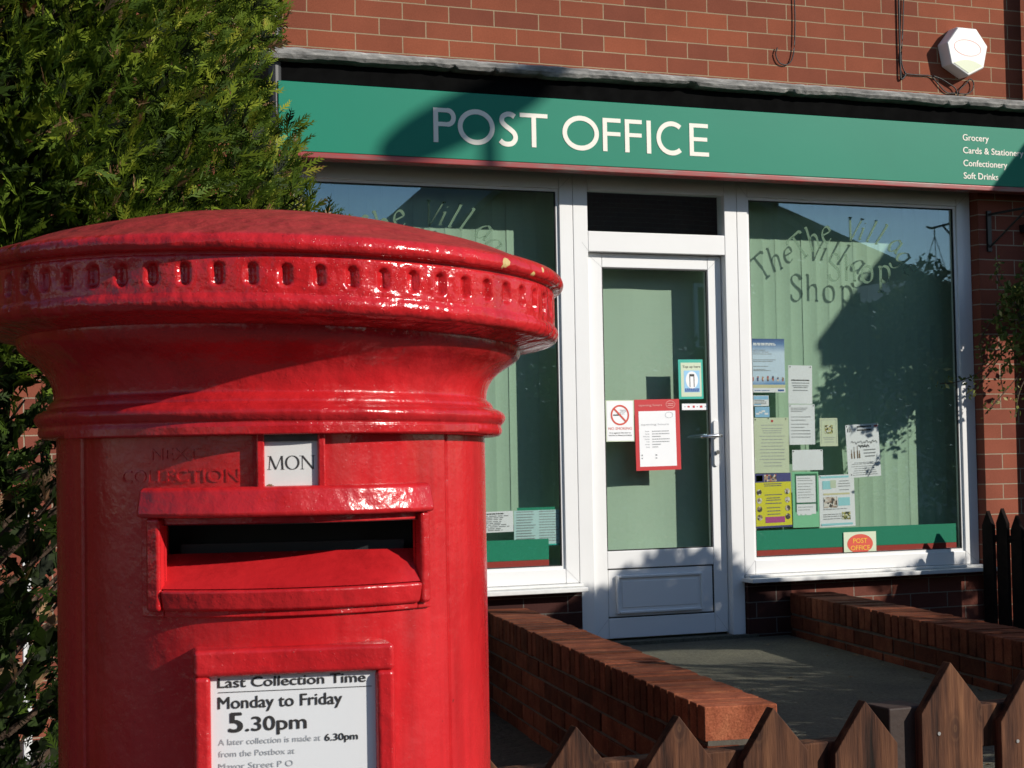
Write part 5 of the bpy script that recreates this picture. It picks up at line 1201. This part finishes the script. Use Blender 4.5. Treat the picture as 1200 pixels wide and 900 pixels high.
# ---------------------------------------------------------------- houses across the road (seen only as reflections)
def house(name, x0, x1, apex, zl, zr, y, dep, label, mat='brick_far', wins=True):
    root = empty(name, ((x0+x1)/2, y, 0), label, 'house')
    m = MB(); m.prism([(x0+.3, -.2), (x1-.3, -.2), (x1-.3, zr), (apex[0], apex[1]-.25), (x0+.3, zl)], y-dep, y); m.build('wall', mat, root)
    m = MB(); t = .14
    for (xa, za, xb, zb_) in ((x0, zl, apex[0], apex[1]), (apex[0], apex[1], x1, zr)):
        m.add([(xa, y+.35, za), (xb, y+.35, zb_), (xb, y-dep-.3, zb_), (xa, y-dep-.3, za), (xa, y+.35, za-t), (xb, y+.35, zb_-t), (xb, y-dep-.3, zb_-t), (xa, y-dep-.3, za-t)],
              [(0, 1, 2, 3), (4, 7, 6, 5), (0, 4, 5, 1), (1, 5, 6, 2), (2, 6, 7, 3), (3, 7, 4, 0)])
    rf = m.build('roof', 'slate', root)
    m = MB(); m.box(apex[0]-.35, apex[0]+.35, y-dep*.6, y-dep*.6+.6, apex[1]-.4, apex[1]+.9); m.build('chimney', mat, rf)
    if wins:
        for wx in (x0+(x1-x0)*.3, x0+(x1-x0)*.68):
            for wz in (.9, 3.3):
                m = MB(); xa, xb, za, zb_ = wx-.6, wx+.6, wz, wz+1.2
                for r_ in ((xa, xa+.07, za, zb_), (xb-.07, xb, za, zb_), (xa+.07, xb-.07, za, za+.07), (xa+.07, xb-.07, zb_-.07, zb_), (wx-.03, wx+.03, za+.07, zb_-.07)): m.box(r_[0], r_[1], y+.002, y+.06, r_[2], r_[3])
                wf = m.build('window', 'white_upvc', root); m = MB(); m.box(xa+.05, xb-.05, y+.01, y+.03, za+.05, zb_-.05); m.build('pane', 'black_metal', wf)
    return root
house('gabled_house', 9.9, 18.5, (13.3, 7.85), 4.95, 4.85, -12, 7, 'gabled brick house across the road facing the shop')
house('gabled_house', 18.9, 26.5, (21.2, 7.35), 6.6, 5.4, -20, 7, 'set back house with a lower roof behind the gabled one')
house('bungalow', 19.0, 23.5, (20.2, 4.75), 4.2, 4.0, -12.5, 5, 'small low roofed house right of the gabled one', 'render_wall', False)
house('gabled_house', -6.5, 4.6, (-1, 8.2), 5.4, 5.2, -12, 7, 'wide brick house across the road opposite the pillar box')
def far_tree(x, y, h, r_, label):
    root = empty('street_tree', (x, y, 0), label, 'tree')
    P = np.concatenate([ell(1500, (x+random.uniform(-.4, .4)*r_, y+random.uniform(-.4, .4)*r_, h-r_*random.uniform(.6, 1.2)), (r_*.7, r_*.7, r_*.6)) for _ in range(5)])
    leaf_cloud(P, rng.uniform(.12, .25, len(P)), np.clip(rng.normal(.4, .2, len(P)), 0, 1), 'crown', 'leaf_dark', root)
    m = MB(); m.tube([(x, y, -.1), (x+.1, y, h*.5), (x, y, h*.8)], [.2, .14, .05], 8); m.build('trunk', 'bark', root)
far_tree(21.4, -12.6, 4.9, 1.8, 'round leafy tree across the road at the right'); far_tree(24.5, -11, 5.6, 2.2, 'larger leafy tree beyond the round one across the road')

# ---------------------------------------------------------------- groups of look-alikes
GR = {'cable': 'cables on the bricks above the sign', 'downpipe': 'downpipes at the ends of the shop', 'window blind': 'green slat blinds in the two shop windows',
      'notice': 'notices in the shop windows and door', 'poster': 'notices in the shop windows and door', 'card': 'notices in the shop windows and door', 'leaflet': 'notices in the shop windows and door',
      'timetable': 'notices in the shop windows and door', 'wall': 'low brick walls beside the path', 'shrub': 'shrubs in the front gardens'}
for o in scene.objects:
    if o.parent is None and o.get('category') in GR: o['group'] = GR[o['category']]
    if o.parent is None and o.get('category') == 'house' and o.location.y < 0: o['group'] = 'houses across the road'
    if o.parent is None and o.name.startswith('street_tree'): o['group'] = 'trees across the road'
